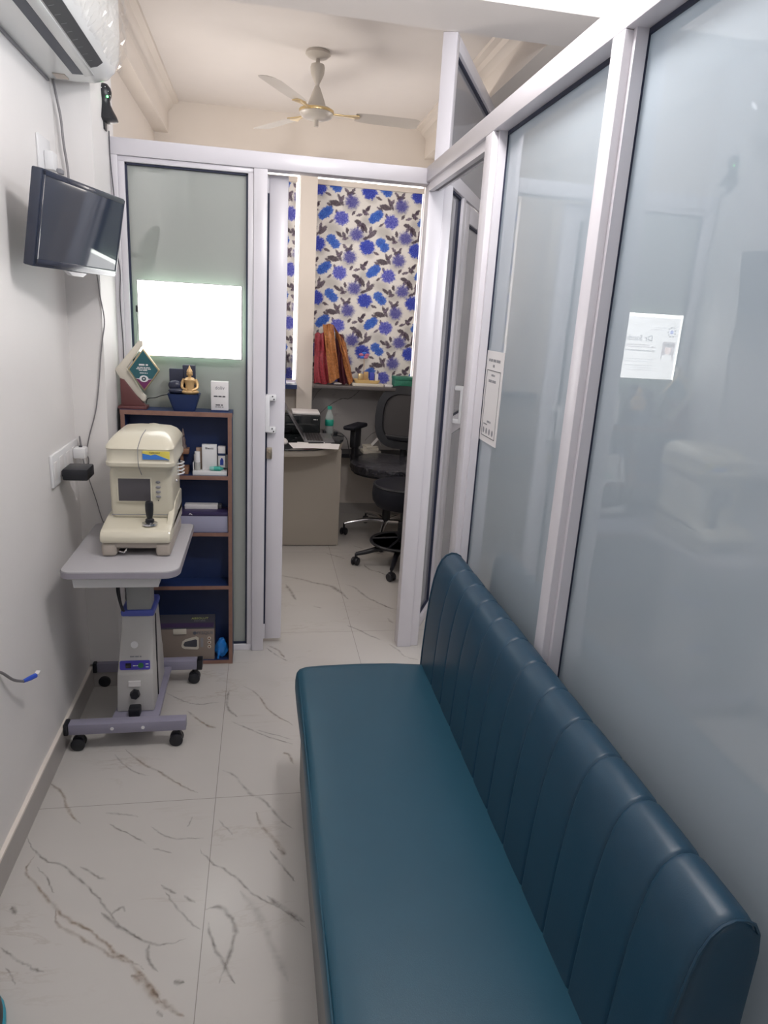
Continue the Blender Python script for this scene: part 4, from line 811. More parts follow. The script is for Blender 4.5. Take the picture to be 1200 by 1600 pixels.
# ================================================================== NOTICE SHEET ON THE RIGHT GLASS
t = thing('payment_notice', 'white laminated notice sheet taped to the far glass pane beside the frame', 'notice', (.694, 2.029, 1.188))
sh = obj('sheet', MB().box(.6925, .6938, 1.945, 2.112, 1.188, 1.468), M_paper, t)
NM = TM((.6922, 2.112, 1.188), (-1, 0, 0))
dashes('print_line', .030, .140, .252, .008, sh, NM, 31); dashes('print_line', .072, .094, .236, .008, sh, NM, 32)
bx = MB()
for a, b, c, d in ((.022, .148, .2205, .2225), (.022, .148, .018, .020), (.022, .0235, .018, .2225), (.1465, .148, .018, .2225)): bx.box(a, b, c, d, -.0003, .0003)
obj('border', bx.fit(NM), M_ink, sh)
dashes('print_line', .066, .098, .208, .006, sh, NM, 33); dashes('print_line', .045, .115, .190, .008, sh, NM, 34); dashes('print_line', .066, .100, .066, .006, sh, NM, 35); dashes('print_line', .035, .070, .056, .004, sh, NM, 36)
ic = MB()
for i in range(4): ic.ell((.040 + i * .028, .036, 0), (.008, .010, .0003), n=10)
obj('payment_symbols', ic.fit(NM), M_inkgrey, sh)

# ================================================================== WALL TELEVISION
TL = Vector((-.575, 2.102, 1.873)); TR = Vector((-.456, 2.588, 1.873)); BL = Vector((-.619, 2.113, 1.626))
ux = (TR - TL).normalized(); uz = (TL - BL).normalized(); uy = uz.cross(ux).normalized()   # uy points away from viewer (into the set)
t = bpy.data.objects.new('wall_television', None); COL.objects.link(t)
base = BL
t.matrix_world = Matrix(((ux.x, uy.x, uz.x, base.x), (ux.y, uy.y, uz.y, base.y), (ux.z, uy.z, uz.z, base.z), (0, 0, 0, 1)))
tag(t, 'small black television tilted down on a wall bracket below the air conditioner', 'television')
Wt, Ht = .500, .2515
LK = dict(local=True)
M_tv = mat('tv_bezel', (.022, .03, .055), .22, coat=.3)
M_tvs = mat('tv_screen', (.040, .052, .078), .05, spec=.45)
b_ = MB(); b_.box(0, Wt, 0, .030, 0, Ht, bev=.004); b_.box(.05, Wt - .05, .030, .048, .03, Ht - .03, bev=.008)
obj('housing', b_, M_tv, t, **LK)
obj('screen', MB().box(.016, Wt - .012, -.0012, .002, .022, Ht - .016), M_tvs, t, 'dark glossy screen', **LK)
f = MB(); f.box(.006, Wt - .004, -.003, .002, Ht - .016, Ht - .004, bev=.001); f.box(.006, .016, -.003, .002, .010, Ht - .004, bev=.001); f.box(Wt - .012, Wt - .004, -.003, .002, .010, Ht - .004, bev=.001); f.box(.006, Wt - .004, -.003, .002, .008, .022, bev=.001)
obj('bezel', f, M_tv, t, **LK)
obj('chin_strip', MB().prism([(.19, -.001), (.31, -.001), (.285, -.014), (.22, -.014)], 'y', .002, .020, bev=.002), M_white, t, 'pale light strip under the screen', **LK)
# bracket reaching the wall
inv = t.matrix_world.inverted()
p1 = inv @ Vector((-.675, 2.44, 1.76)); p0 = Vector((.25, .046, .13))
bk = MB(); bk.tube([p0, (p0 + p1) / 2, p1], .012, 8); 
obj('bracket_arm', bk, M_black, t, **LK)
bk = MB(); bk.box(-.690, -.675, 2.39, 2.49, 1.70, 1.82, bev=.003); bk.fit(inv); obj('wall_plate', bk, M_black, t, **LK)

# ================================================================== AIR CONDITIONER
M_ac = mat('white_glossy_plastic', (.68, .69, .68), .25, coat=.3)
t = thing('air_conditioner', 'white split air conditioner high on the left wall with plastic film on its front', 'air conditioner', (-.69, 2.2, 2.22))
def acprof(k): # k 0..1 end shrink
    return [(-.69, 2.222 + .004 * k), (-.60, 2.220 + .003 * k), (-.545, 2.222 + .004 * k), (-.505, 2.232 + .006 * k), (-.478 - .01 * k, 2.252 + .010 * k), (-.462 - .02 * k, 2.285 + .015 * k), (-.456 - .025 * k, 2.34), (-.456 - .025 * k, 2.48 - .01 * k), (-.475 - .02 * k, 2.515 - .01 * k), (-.69, 2.52 - .01 * k)]
ab = MB(); ab.loft([[(x, y, z) for x, z in acprof(k)] for y, k in ((1.78, 1.2), (1.785, .6), (1.80, .15), (1.83, 0), (2.60, 0), (2.635, .15), (2.652, .6), (2.658, 1.4))])
obj('casing', ab, M_ac, t)
def acsurf(x): # bottom height
    P = acprof(0)[:6]
    for (xa, za), (xb, zb) in zip(P[:-1], P[1:]):
        if xa <= x <= xb: return za + (zb - za) * (x - xa) / (xb - xa)
    return 2.25
def slot(name, xa, xb, y0, y1, m, lab):
    s_ = MB(); za, zb = acsurf(xa), acsurf(xb)
    s_.prism([(xa, za - .0012), (xb, zb - .0012), (xb, zb + .004), (xa, za + .004)], 'y', y0, y1)
    return obj(name, s_, m, t, lab)
M_slot = mat('dark_vent', (.012, .022, .045), .4); M_slot2 = mat('grey_vent', (.028, .028, .034), .45)
a1 = slot('air_slot', -.592, -.560, 1.84, 2.560, M_slot, 'dark blue air slot'); a2 = obj('air_slot', MB().prism([(-.524, acsurf(-.524) - .0014), (-.505, acsurf(-.505) - .0014), (-.488, acsurf(-.488) - .0014), (-.488, acsurf(-.488) + .004), (-.505, acsurf(-.505) + .004), (-.524, acsurf(-.524) + .004)], 'y', 1.84, 2.50), M_slot2, t, 'dark grey air slot')
lv = MB(); lv.prism([(-.556, 2.2165), (-.528, 2.2225), (-.528, 2.226), (-.556, 2.220)], 'y', 1.84, 2.565, bev=.0008); obj('louvre', lv, M_ac, t)
for i in range(12):
    y = 1.88 + i * .056; obj('vertical_vane', MB().prism([(-.520, 2.2265), (-.506, 2.2300), (-.506, 2.236), (-.520, 2.232)], 'y', y, y + .0015), M_inkgrey, t)
obj('rating_label', MB().box(-.655, -.618, 2.575, 2.625, 2.2185, 2.2208), mat('beige_label', (.55, .48, .42), .5), t)
obj('wall_gap', MB().box(-.6895, -.683, 1.80, 2.645, 2.2135, 2.222), M_inkgrey, t)
fm_ = bpy.data.materials.new('clear_film'); fm_.use_nodes = True; nt = fm_.node_tree; nt.nodes.remove(nt.nodes['Principled BSDF'])
tb = nt.nodes.new('ShaderNodeBsdfTransparent'); gb = nt.nodes.new('ShaderNodeBsdfGlossy'); gb.inputs['Roughness'].default_value = .12; ms = nt.nodes.new('ShaderNodeMixShader'); ms.inputs[0].default_value = .16
nt.links.new(tb.outputs[0], ms.inputs[1]); nt.links.new(gb.outputs[0], ms.inputs[2]); nt.links.new(ms.outputs[0], nt.nodes['Material Output'].inputs[0])
rf = random.Random(11); fmesh = MB(); ny, nz = 60, 14; G = []
for i in range(ny + 1):
    row = []
    for j in range(nz + 1):
        y = 1.8 + .865 * i / ny; z = 2.255 + .255 * j / nz
        row.append(fmesh.bm.verts.new((-.452 + rf.uniform(0, .014) + .006 * math.sin(j * 1.3 + i * .35) - (.025 * (1 - j / 3) if j < 3 else 0), y, z)))
    G.append(row)
for i in range(ny):
    for j in range(nz): fmesh.bm.faces.new([G[i][j], G[i + 1][j], G[i + 1][j + 1], G[i][j + 1]])
obj('protective_film', fmesh, fm_, t, 'crinkled clear plastic film', smooth=False)

# ================================================================== SMALL WALL THINGS
t = thing('security_camera', 'black wall camera with a green light on the column edge above the partition', 'camera', (-.572, 2.90, 2.14))
b_ = MB(); b_.box(-.5735, -.566, 2.885, 2.925, 2.140, 2.285, bev=.003); obj('back_plate', b_, M_black, t)
b_ = MB(); b_.lathe([(0, 2.292), (.014, 2.288), (.024, 2.276), (.027, 2.262), (.025, 2.248), (.020, 2.235), (.022, 2.222), (.030, 2.205), (.041, 2.186), (.046, 2.172), (.030, 2.166), (0, 2.165)], (-.568, 2.90, 0), 28)
for v in b_.bm.verts: v.co.x = max(v.co.x, -.5715)
obj('shell', b_, M_black, t)
obj('status_light', MB().ell((-.551, 2.8735, 2.243), (.004, .002, .004)), emis('green_led', (.05, 1, .15), 4), t, 'lit green light')
b_ = MB()
for a_, z in ((-.3, 2.270), (.2, 2.274), (.6, 2.262), (.9, 2.250)): b_.ell((-.568 + .026 * math.sin(a_ + .2), 2.90 - .026 * math.cos(a_ + .2), z), (.002, .002, .002))
obj('infrared_led', b_, M_chrome, t)
t = thing('cable', 'thin dark cable running down the partition corner beside the column', 'cable', (-.565, 2.955, 1.2))
obj('wire', MB().tube(smooth_pts([(-.567, 2.955, 2.150), (-.567, 2.955, 2.05), (-.560, 2.955, 1.94), (-.556, 2.955, 1.85), (-.562, 2.955, 1.75), (-.550, 2.955, 1.66), (-.555, 2.955, 1.55), (-.551, 2.955, 1.38), (-.555, 2.955, 1.25)]), .0022, 6), M_ink, t)
t = thing('wall_switch', 'small white switch plate on the left wall just above the television', 'switch', (-.69, 2.55, 1.93))
o = obj('plate', MB().box(-.69, -.682, 2.475, 2.60, 1.925, 2.03, bev=.003), M_white, t); obj('socket_box', MB().box(-.682, -.655, 2.52, 2.575, 1.935, 1.99, bev=.004), M_white, t); obj('plug', MB().box(-.655, -.640, 2.55, 2.585, 1.93, 1.945, bev=.003), M_inkgrey, t)
t = thing('air_conditioner_cable', 'grey cable hanging from the air conditioner down behind the television', 'cable', (-.67, 2.66, 1.85))
M_cab = mat('grey_cable', (.20, .19, .20), .5)
obj('wire', MB().tube(smooth_pts([(-.675, 2.66, 2.225), (-.672, 2.675, 2.18), (-.664, 2.68, 2.118), (-.660, 2.68, 2.042), (-.652, 2.68, 1.955), (-.65, 2.66, 1.86)]), .004, 8), M_cab, t)
t = thing('television_cable', 'thin grey cable drooping from the television to the black adapter', 'cable', (-.60, 2.69, .88))
pts = [(-.545, 2.40, 1.69), (-.56, 2.58, 1.655), (-.577, 2.685, 1.625), (-.574, 2.692, 1.567), (-.563, 2.692, 1.479), (-.573, 2.692, 1.411), (-.583, 2.692, 1.343), (-.591, 2.692, 1.273), (-.609, 2.692, 1.155), (-.637, 2.692, 1.058), (-.650, 2.69, .996), (-.645, 2.69, .959), (-.648, 2.66, .915), (-.645, 2.60, .915), (-.632, 2.53, .952)]
obj('wire', MB().tube(smooth_pts(pts), .0024, 6), M_cab, t)
t = thing('socket_panel', 'white electric socket panel on the left wall beside the instrument', 'socket', (-.69, 2.52, .93))
o = obj('plate', MB().box(-.69, -.680, 2.360, 2.688, .935, 1.045, bev=.003), M_white, t)
obj('switch_row', MB().box(-.680, -.677, 2.37, 2.40, .96, 1.02, bev=.001), M_paper, o)
sb = MB()
for y in (2.44, 2.52, 2.60): sb.box(-.680, -.6785, y, y + .05, .955, 1.025, bev=.0005)
obj('socket_module', sb, M_paper, o)
t = thing('white_plug', 'white plug in the socket panel above the black adapter', 'plug', (-.67, 2.62, .98))
obj('plug_body', MB().box(-.678, -.635, 2.60, 2.65, .985, 1.025, bev=.006), M_white, t); obj('indicator_cap', MB().box(-.66, -.65, 2.62, 2.63, 1.025, 1.03), M_ink, t)
obj('cord', MB().tube(smooth_pts([(-.655, 2.64, 1.025), (-.665, 2.665, 1.055), (-.672, 2.685, 1.045), (-.668, 2.691, .983), (-.657, 2.691, .921), (-.628, 2.691, .808), (-.609, 2.69, .726), (-.59, 2.66, .7225)]), .0018, 6), M_cab, t, 'thin grey cord')
t = thing('power_adapter', 'black power adapter plugged into the wall socket panel', 'adapter', (-.65, 2.47, .96))
obj('adapter_body', MB().box(-.672, -.590, 2.43, 2.53, .945, .985, bev=.005), M_black, t); obj('plug_pins', MB().box(-.680, -.672, 2.45, 2.47, .955, .975), M_black, t)
t = thing('network_cable', 'short grey network cable end with a blue plug sticking out from the left wall', 'cable', (-.69, 1.80, .5))
o = obj('wire', MB().tube(smooth_pts([(-.688, 1.70, .600), (-.684, 1.77, .583), (-.668, 1.82, .53), (-.655, 1.855, .505)]), .004, 8), M_cab, t)
o2 = obj('plug_boot', MB().tube([(-.655, 1.855, .505), (-.645, 1.875, .502), (-.635, 1.895, .500)], [.005, .007, .007], 8), mat('blue_boot', (.03, .09, .55), .4), t, 'bright blue plug boot')
obj('plug_tip', MB().box(-.639, -.627, 1.895, 1.915, .495, .505), M_paper, t)
t = thing('shoe', 'black shoe toe with cyan sole edge at the bottom left of the floor', 'shoe', (-.60, 1.23, 0))
sl = MB(); so = [(-.60 + .062 * math.cos(a) * (1 if math.cos(a) > 0 else 1), 1.20 + .115 * math.sin(a)) for a in [i * 2 * math.pi / 28 for i in range(28)]]
def shoeoff(pts, k, z): return [(-.60 + (x + .60) * k, 1.20 + (y - 1.20) * k, z) for x, y in pts]
sl.loft([shoeoff(so, .97, 0.0), shoeoff(so, 1.0, .006), shoeoff(so, 1.0, .020), shoeoff(so, .95, .026)]); 
obj('sole', sl, mat('cyan_rubber', (.03, .35, .48), .5), t, 'cyan sole')
up = MB(); up.loft([shoeoff(so, .94, .022), shoeoff(so, .93, .040), shoeoff(so, .82, .062), shoeoff(so, .6, .078), shoeoff(so, .3, .085)]); obj('upper', up, M_black, t)

# ================================================================== CEILING FAN
M_fan = mat('ivory_enamel', (.50, .46, .41), .35); M_brass = mat('brass_trim', (.75, .58, .30), .3, metal=.8)
t = thing('ceiling_fan', 'ivory three-blade ceiling fan hanging in the office beyond the partition', 'fan', (.27, 4.08, 2.85))
FX, FY = .27, 4.08
obj('canopy', MB().lathe([(.062, 2.849), (.066, 2.835), (.050, 2.822), (.018, 2.815), (0, 2.815)], (FX, FY, 0), 28), M_fan, t)
obj('downrod', MB().lathe([(.011, 2.82), (.011, 2.795), (.034, 2.790), (.038, 2.775), (.034, 2.745), (.022, 2.720), (.012, 2.700), (.012, 2.685), (.012, 2.50)], (FX, FY, 0), 24), M_fan, t)
mo = obj('motor', MB().lathe([(0, 2.690), (.014, 2.688), (.022, 2.670), (.034, 2.640), (.045, 2.610), (.048, 2.595), (.075, 2.588), (.088, 2.575), (.090, 2.560), (.080, 2.545), (.055, 2.535), (0, 2.532)], (FX, FY, 0), 32), M_fan, t)
obj('trim_ring', MB().lathe([(.080, 2.582), (.0915, 2.578), (.0925, 2.572), (.0915, 2.566), (.080, 2.562)], (FX, FY, 0), 32), M_brass, mo, 'brass ring')
for k in range(3):
    a = math.radians(2 + 120 * k); Rz = Matrix.Translation((FX, FY, 2.567)) @ Matrix.Rotation(a, 4, 'Z')
    bl = MB(); rings = []
    for r in [.21, .24, .30, .38, .46, .53, .552, .558]:
        wd = {.21: .045, .24: .052}.get(r, .058 + .010 * (r - .3)); wd = wd if r < .55 else wd * .8
        tw = math.radians(-10); rr = []
        for s_, h in ((-1, 0), (-.5, .004), (0, .006), (.5, .004), (1, 0), (.5, .001), (0, .002), (-.5, .001)):
            yy_ = s_ * wd; rr.append((r, yy_ * math.cos(tw), yy_ * math.sin(tw) + h))
        rings.append(rr)
    bl.loft(rings); bl.fit(Rz); bo = obj('blade', bl, M_fan, t)
    ir = MB(); ir.prism([(.075, -.016), (.15, -.012), (.225, -.036), (.235, 0), (.225, .036), (.15, .012), (.075, .016)], 'z', -.003, .002, bev=.001); ir.fit(Rz); obj('blade_iron', ir, M_brass, bo)
# ================================================================== OFFICE DESK
M_bglass = mat('black_glass', (.015, .018, .02), .08, coat=.3)
t = thing('office_desk', 'beige office desk with rounded end and black glass top seen through the doorway', 'desk', (.0, 4.75, 0))
out = smooth_pts([(-.62, 4.36, 0), (-.40, 4.29, 0), (-.10, 4.235, 0), (.12, 4.225, 0), (.26, 4.237, 0), (.37, 4.28, 0), (.46, 4.375, 0), (.525, 4.52, 0), (.565, 4.70, 0), (.575, 4.86, 0), (.56, 4.98, 0), (.53, 5.06, 0)], 4)
oc = [(p.x, p.y) for p in out] + [(-.62, 5.06)]
tp = MB(); tp.prism(oc, 'z', .712, .720, bev=.002); obj('glass_top', tp, M_bglass, t, 'black glass top')
tp = MB(); cx_, cy_ = 0, 4.7
tp.prism([(cx_ + (x - cx_) * .985, cy_ + (y - cy_) * .975) for x, y in oc], 'z', .672, .712, bev=.002); obj('worktop', tp, M_beige, t)
obj('front_panel', MB().box(-.60, .525, 4.48, 4.50, .006, .672), M_beige, t)
obj('side_panel', MB().box(.505, .525, 4.50, 5.04, .006, .672), M_beige, t)
obj('plinth', MB().box(-.59, .515, 4.49, 4.51, 0, .006), M_black, t)
ZD = .7205
t = thing('printer', 'black printer at the back of the desk with paper on its top', 'printer', (.2, 4.92, ZD))
pr = MB(); pr.box(-.03, .405, 4.80, 5.05, ZD, .857, bev=.010, seg=3); po = obj('printer_body', pr, M_bglass, t)
obj('output_slot', MB().box(.0, .20, 4.794, 4.81, ZD + .01, ZD + .045, bev=.002), M_black, po)
obj('power_button', MB().cyl((.245, 4.80, ZD + .045), (.245, 4.797, ZD + .045), .009), M_inkgrey, po)
text('lettering', 'EPSON', .016, TM((.125, 4.799, ZD + .105), (0, -1, 0)), M_paper, po); dashes('model_print', 0, .03, 0, .005, po, TM((.355, 4.799, ZD + .105), (0, -1, 0)), 5, M_paper)
t = thing('paper_stack', 'stack of white paper on top of the black printer', 'paper', (.31, 4.92, .8575)); obj('sheets', MB().box(.21, .40, 4.81, 5.03, .8575, .869, bev=.001), M_paper, t)
t = thing('water_bottle', 'green and clear plastic water bottle behind the laptop on the desk', 'bottle', (.475, 4.88, ZD))
bp_ = mat('bottle_plastic', (.55, .62, .62), .1, alpha=.45)
obj('bottle_body', MB().lathe([(0, ZD), (.028, ZD), (.030, ZD + .01), (.030, ZD + .10), (.028, ZD + .125), (.014, ZD + .160), (.013, ZD + .175), (0, ZD + .175)], (.475, 4.88, 0), 24), bp_, t)
obj('label_band', MB().lathe([(.0305, ZD + .055), (.0312, ZD + .056), (.0312, ZD + .098), (.0305, ZD + .099)], (.475, 4.88, 0), 24), mat('green_label', (.02, .35, .26), .35), t, 'green label'); obj('cap', MB().lathe([(0, ZD + .172), (.016, ZD + .172), (.016, ZD + .192), (0, ZD + .193)], (.475, 4.88, 0), 20), bpy.data.materials['green_label'], t, 'green cap')
t = thing('charger_block', 'small black charger with cable on the desk beside the water bottle', 'adapter', (.50, 4.80, ZD)); obj('block', MB().box(.43, .452, 4.84, 4.90, ZD, ZD + .02, bev=.003).box(.505, .535, 4.84, 4.86, ZD, ZD + .018, bev=.003), M_black, t)
obj('cable', MB().tube(smooth_pts([(.535, 4.85, ZD + .008), (.565, 4.80, ZD + .006), (.590, 4.72, ZD - .02), (.60, 4.66, .62), (.62, 4.70, .55)]), .003, 6), M_black, t)
# laptop facing right
t = thing('laptop', 'open grey laptop seen edge-on on the desk, screen leaning back', 'laptop', (.35, 4.62, ZD))
M_lap = mat('laptop_grey', (.17, .17, .18), .35, metal=.4); M_key = mat('keys', (.03, .028, .03), .5)
lb = MB(); lb.box(.275, .475, 4.47, 4.79, ZD, ZD + .014, bev=.003); lo = obj('base', lb, M_lap, t)
kb = MB()
for i in range(13):
    for j in range(6): kb.box(.295 + j * .018, .310 + j * .018, 4.485 + i * .0225, 4.505 + i * .0225, ZD + .014, ZD + .0165)
ko = obj('keyboard', kb, M_key, lo)
obj('touchpad', MB().box(.412, .462, 4.58, 4.68, ZD + .014, ZD + .0147), mat('touchpad_grey', (.12, .12, .12), .4), lo)
lidp = [(.275, ZD + .010), (.283, ZD + .012), (.154, ZD + .225), (.147, ZD + .222)]
ls = MB(); ls.prism(lidp, 'y', 4.47, 4.79, bev=.001); lo2 = obj('screen_lid', ls, M_lap, t)
ls = MB(); ls.prism([(.2815, ZD + .016), (.2825, ZD + .0165), (.157, ZD + .221), (.156, ZD + .2205)], 'y', 4.48, 4.78); obj('display', ls, M_scr, lo2)
t = thing('computer_mouse', 'white computer mouse near the door edge on the desk', 'mouse', (.135, 4.46, ZD))
ms_ = MB(); ms_.ell((.135, 4.46, ZD + .004), (.033, .055, .026), n=20)
for v in ms_.bm.verts: v.co.z = max(v.co.z, ZD + .0005)
obj('shell', ms_, M_paper, t); obj('wheel', MB().cyl((.132, 4.43, ZD + .027), (.138, 4.43, ZD + .027), .006), M_ink, t)
ms_ = None
for i, (rot, dx, dy, lab) in enumerate(((8, 0, 0, 'lower white sheet of paper under the laptop front edge'), (-9, .035, -.012, 'upper white sheet of paper lying across the desk front'))):
    t = thing('paper_sheet', lab, 'paper', (.33 + dx, 4.385 + dy, ZD + .0005 + i * .0012), group='loose papers on the desk'); 
    m_ = MB(); m_.box(-.15, .13, -.095, .09, 0, .0008); m_.fit(Matrix.Rotation(math.radians(rot), 4, 'Z')); obj('sheet', m_, M_paper, t, local=True)
t = thing('pen', 'dark pen lying on the papers beside the laptop', 'pen', (.37, 4.45, ZD + .003)); obj('barrel', MB().cyl((.30, 4.44, ZD + .007), (.40, 4.455, ZD + .007), .004), M_black, t); obj('tip', MB().cyl((.40, 4.455, ZD + .007), (.41, 4.4565, ZD + .007), .004, .001), M_chrome, t)

# ================================================================== OFFICE CHAIR
M_chair = mat('black_mesh_fabric', (.007, .008, .014), .6, bump=.2, bscale=600, spec=.25)
M_wrap = mat('plastic_wrapped_fabric', (.010, .011, .020), .25, coat=.5, bump=0.0)
nt = M_wrap.node_tree; b = nt.nodes['Principled BSDF']; n_ = nt.nodes.new('ShaderNodeTexNoise'); n_.inputs['Scale'].default_value = 14; n_.inputs['Detail'].default_value = 3; n_.inputs['Distortion'].default_value = 2.5
mp = nt.nodes.new('ShaderNodeMapping'); mp.inputs['Scale'].default_value = (1, 3.5, 1); tcx = nt.nodes.new('ShaderNodeTexCoord'); bpn = nt.nodes.new('ShaderNodeBump'); bpn.inputs['Strength'].default_value = .9; bpn.inputs['Distance'].default_value = .012
nt.links.new(tcx.outputs['Object'], mp.inputs[0]); nt.links.new(mp.outputs[0], n_.inputs['Vector']); nt.links.new(n_.outputs['Fac'], bpn.inputs['Height']); nt.links.new(bpn.outputs[0], b.inputs['Normal']); nt.links.new(bpn.outputs[0], b.inputs['Coat Normal'])
t = thing('office_chair', 'black mesh-back office chair with plastic-wrapped seat and chrome base behind the desk', 'chair', (.905, 4.745, 0), math.radians(-30))
LK = dict(local=True)
def pad(w_, d_, z0, z1, ry=.0, front=.0):
    m = MB(); R = []
    for f_, z in ((.86, z0), (.97, z0 + .012), (1, (z0 + z1) / 2), (.98, z1 - .012), (.90, z1 - .003), (.6, z1), (.2, z1 - .002)):
        rr = []
        for i in range(36):
            a = 2 * math.pi * i / 36; c, s_ = math.cos(a), math.sin(a); e = .62
            x = w_ * f_ * (abs(c) ** e) * (1 if c > 0 else -1); y = d_ * f_ * (abs(s_) ** e) * (1 if s_ > 0 else -1)
            rr.append((x, y, z - front * max(0, -y / d_) ** 3))
        R.append(rr)
    m.loft(R); return m
so_ = obj('seat', pad(.262, .25, .485, .562, front=.02), M_wrap, t, 'seat still wrapped in crinkled clear plastic', **LK)
obj('seat_pan', pad(.235, .23, .455, .486), M_black, t, **LK)
# curved backrest with frame and mesh
def backring(k, inner=False):
    pts = []
    for i in range(40):
        a = 2 * math.pi * i / 40; c, s_ = math.cos(a), math.sin(a); e = .6
        zc = .83; h = .235 * k; wz = .215 * k
        x = wz * (abs(c) ** e) * (1 if c > 0 else -1); z = zc + h * (abs(s_) ** e) * (1 if s_ > 0 else -1)
        x *= 1 - .12 * (abs(z - zc) / .235) ** 2 
        y = .245 + .05 * ((z - .62) / .45) - .05 * (1 - (x / .215) ** 2) * -1 - .03
        pts.append(Vector((x, y, z)))
    return pts
fr_ = MB(); o1 = backring(1); o2_ = backring(.84)
fr_.loft([[p + Vector((0, .0, 0)) for p in o1], [p + Vector((0, -.022, 0)) for p in backring(.98)], [p + Vector((0, -.022, 0)) for p in backring(.74)], backring(.72), [p + Vector((0, .014, 0)) for p in backring(.86)], [p for p in o1]], cap=False)
bko = obj('back_frame', fr_, M_black, t, **LK)
me_ = MB(); N_ = 8; ringsm = [[p + Vector((0, -.006, 0)) for p in backring(.74 * (1 - i / N_) + .001)] for i in range(N_)]
me_.loft(ringsm); obj('mesh_panel', me_, mat('grey_mesh', (.045, .042, .045), .7), bko, 'see-through dark mesh panel', **LK)
obj('lumbar_support', MB().box(-.16, .16, .235, .255, .66, .70, bev=.008), M_black, bko, **LK)
obj('back_post', MB().tube(smooth_pts([(0, .08, .462), (0, .20, .470), (0, .285, .52), (0, .30, .62), (0, .30, .74)]), .024, 10), M_black, t, **LK)
for s_ in (-1, 1):
    am = MB(); am.box(s_ * .275 - .016, s_ * .275 + .016, -.03, .05, .47, .74, bev=.008); am.box(s_ * .275 - .024, s_ * .275 + .024, -.045, .065, .62, .76, bev=.01); am.box(min(s_ * .275, s_ * .14), max(s_ * .275, s_ * .14), -.02, .04, .462, .480, bev=.005)
    ao = obj('armrest', am, M_black, t, **LK); ap = MB(); ap.box(s_ * .275 - .045, s_ * .275 + .045, -.13, .13, .76, .79, bev=.012, seg=3); obj('arm_pad', ap, M_chair, ao, **LK)
obj('gas_lift', MB().cyl((0, 0, .20), (0, 0, .46), .022).cyl((0, 0, .11), (0, 0, .26), .030).box(-.07, .07, -.08, .10, .425, .458, bev=.008), M_black, t, **LK)
def star(n, r, z0, z1, m, parent, th0, R=.026, w_=.045):
    for k in range(n):
        a = math.radians(th0 + 360 * k / n); c, s_ = math.cos(a), math.sin(a)
        pts = smooth_pts([(c * .02, s_ * .02, z0), (c * r * .4, s_ * r * .4, z0 + .012), (c * r * .8, s_ * r * .8, z1 + .012), (c * r, s_ * r, z1)], 4)
        lg_ = MB(); lg_.tube(pts, [.022 - .010 * i / (len(pts) - 1) for i in range(len(pts))], 10); lo_ = obj('base_leg', lg_, m, parent, **LK)
        cs = MB(); cx1, cy1 = c * r, s_ * r; cs.cyl((cx1, cy1, z1 + .004), (cx1, cy1, R * 1.7), .007); cs.prism([(-.022, R), (-.018, R * 2.05), (.018, R * 2.05), (.022, R)], 'y', -.008, .008, bev=.002, M=Matrix.Translation((cx1, cy1, 0)) @ Matrix.Rotation(a + 1.0, 4, 'Z'))
        for q in (-1, 1): cs.lathe([(0, q * .007), (R * .9, q * .007), (R, q * .010), (R, q * .020), (R * .8, q * .024), (0, q * .024)], (0, 0, R), 16, axis='y', M=Matrix.Translation((cx1, cy1, 0)) @ Matrix.Rotation(a + 1.0, 4, 'Z'))
        obj('caster', cs, M_black, parent, **LK)
    return
star(5, .31, .10, .085, M_chrome, t, -76)
# ================================================================== STOOL
t = thing('round_stool', 'black round wheeled stool with a foot ring beside the door frame', 'stool', (.885, 4.09, 0), 0)
t['category'] = 'stool'; OFF[t.name] = Vector((0, 0, 0))
obj('seat', MB().lathe([(0, .385), (.10, .385), (.17, .405), (.195, .44), (.20, .48), (.197, .52), (.185, .545), (.16, .556), (0, .560)], (0, 0, 0), 40), M_chair, t, **LK)
obj('seat_welt', MB().lathe([(.190, .534), (.197, .538), (.193, .546), (.184, .546)], (0, 0, 0), 40), M_black, t, **LK)
obj('gas_lift', MB().cyl((0, 0, .10), (0, 0, .30), .024).cyl((0, 0, .30), (0, 0, .40), .014), M_black, t, **LK)
tor = MB(); prof_ = [(.190 + .011 * math.cos(a), .165 + .009 * math.sin(a)) for a in [i * 2 * math.pi / 10 for i in range(11)]]
tor.lathe(prof_, (0, 0, 0), 40); 
for k in range(5):
    a = math.radians(18 + 72 * k); tor.cyl((.02 * math.cos(a), .02 * math.sin(a), .19), (.188 * math.cos(a), .188 * math.sin(a), .165), .007)
obj('foot_ring', tor, M_black, t, **LK)
star(5, .285, .105, .075, M_black, t, -111, R=.026)

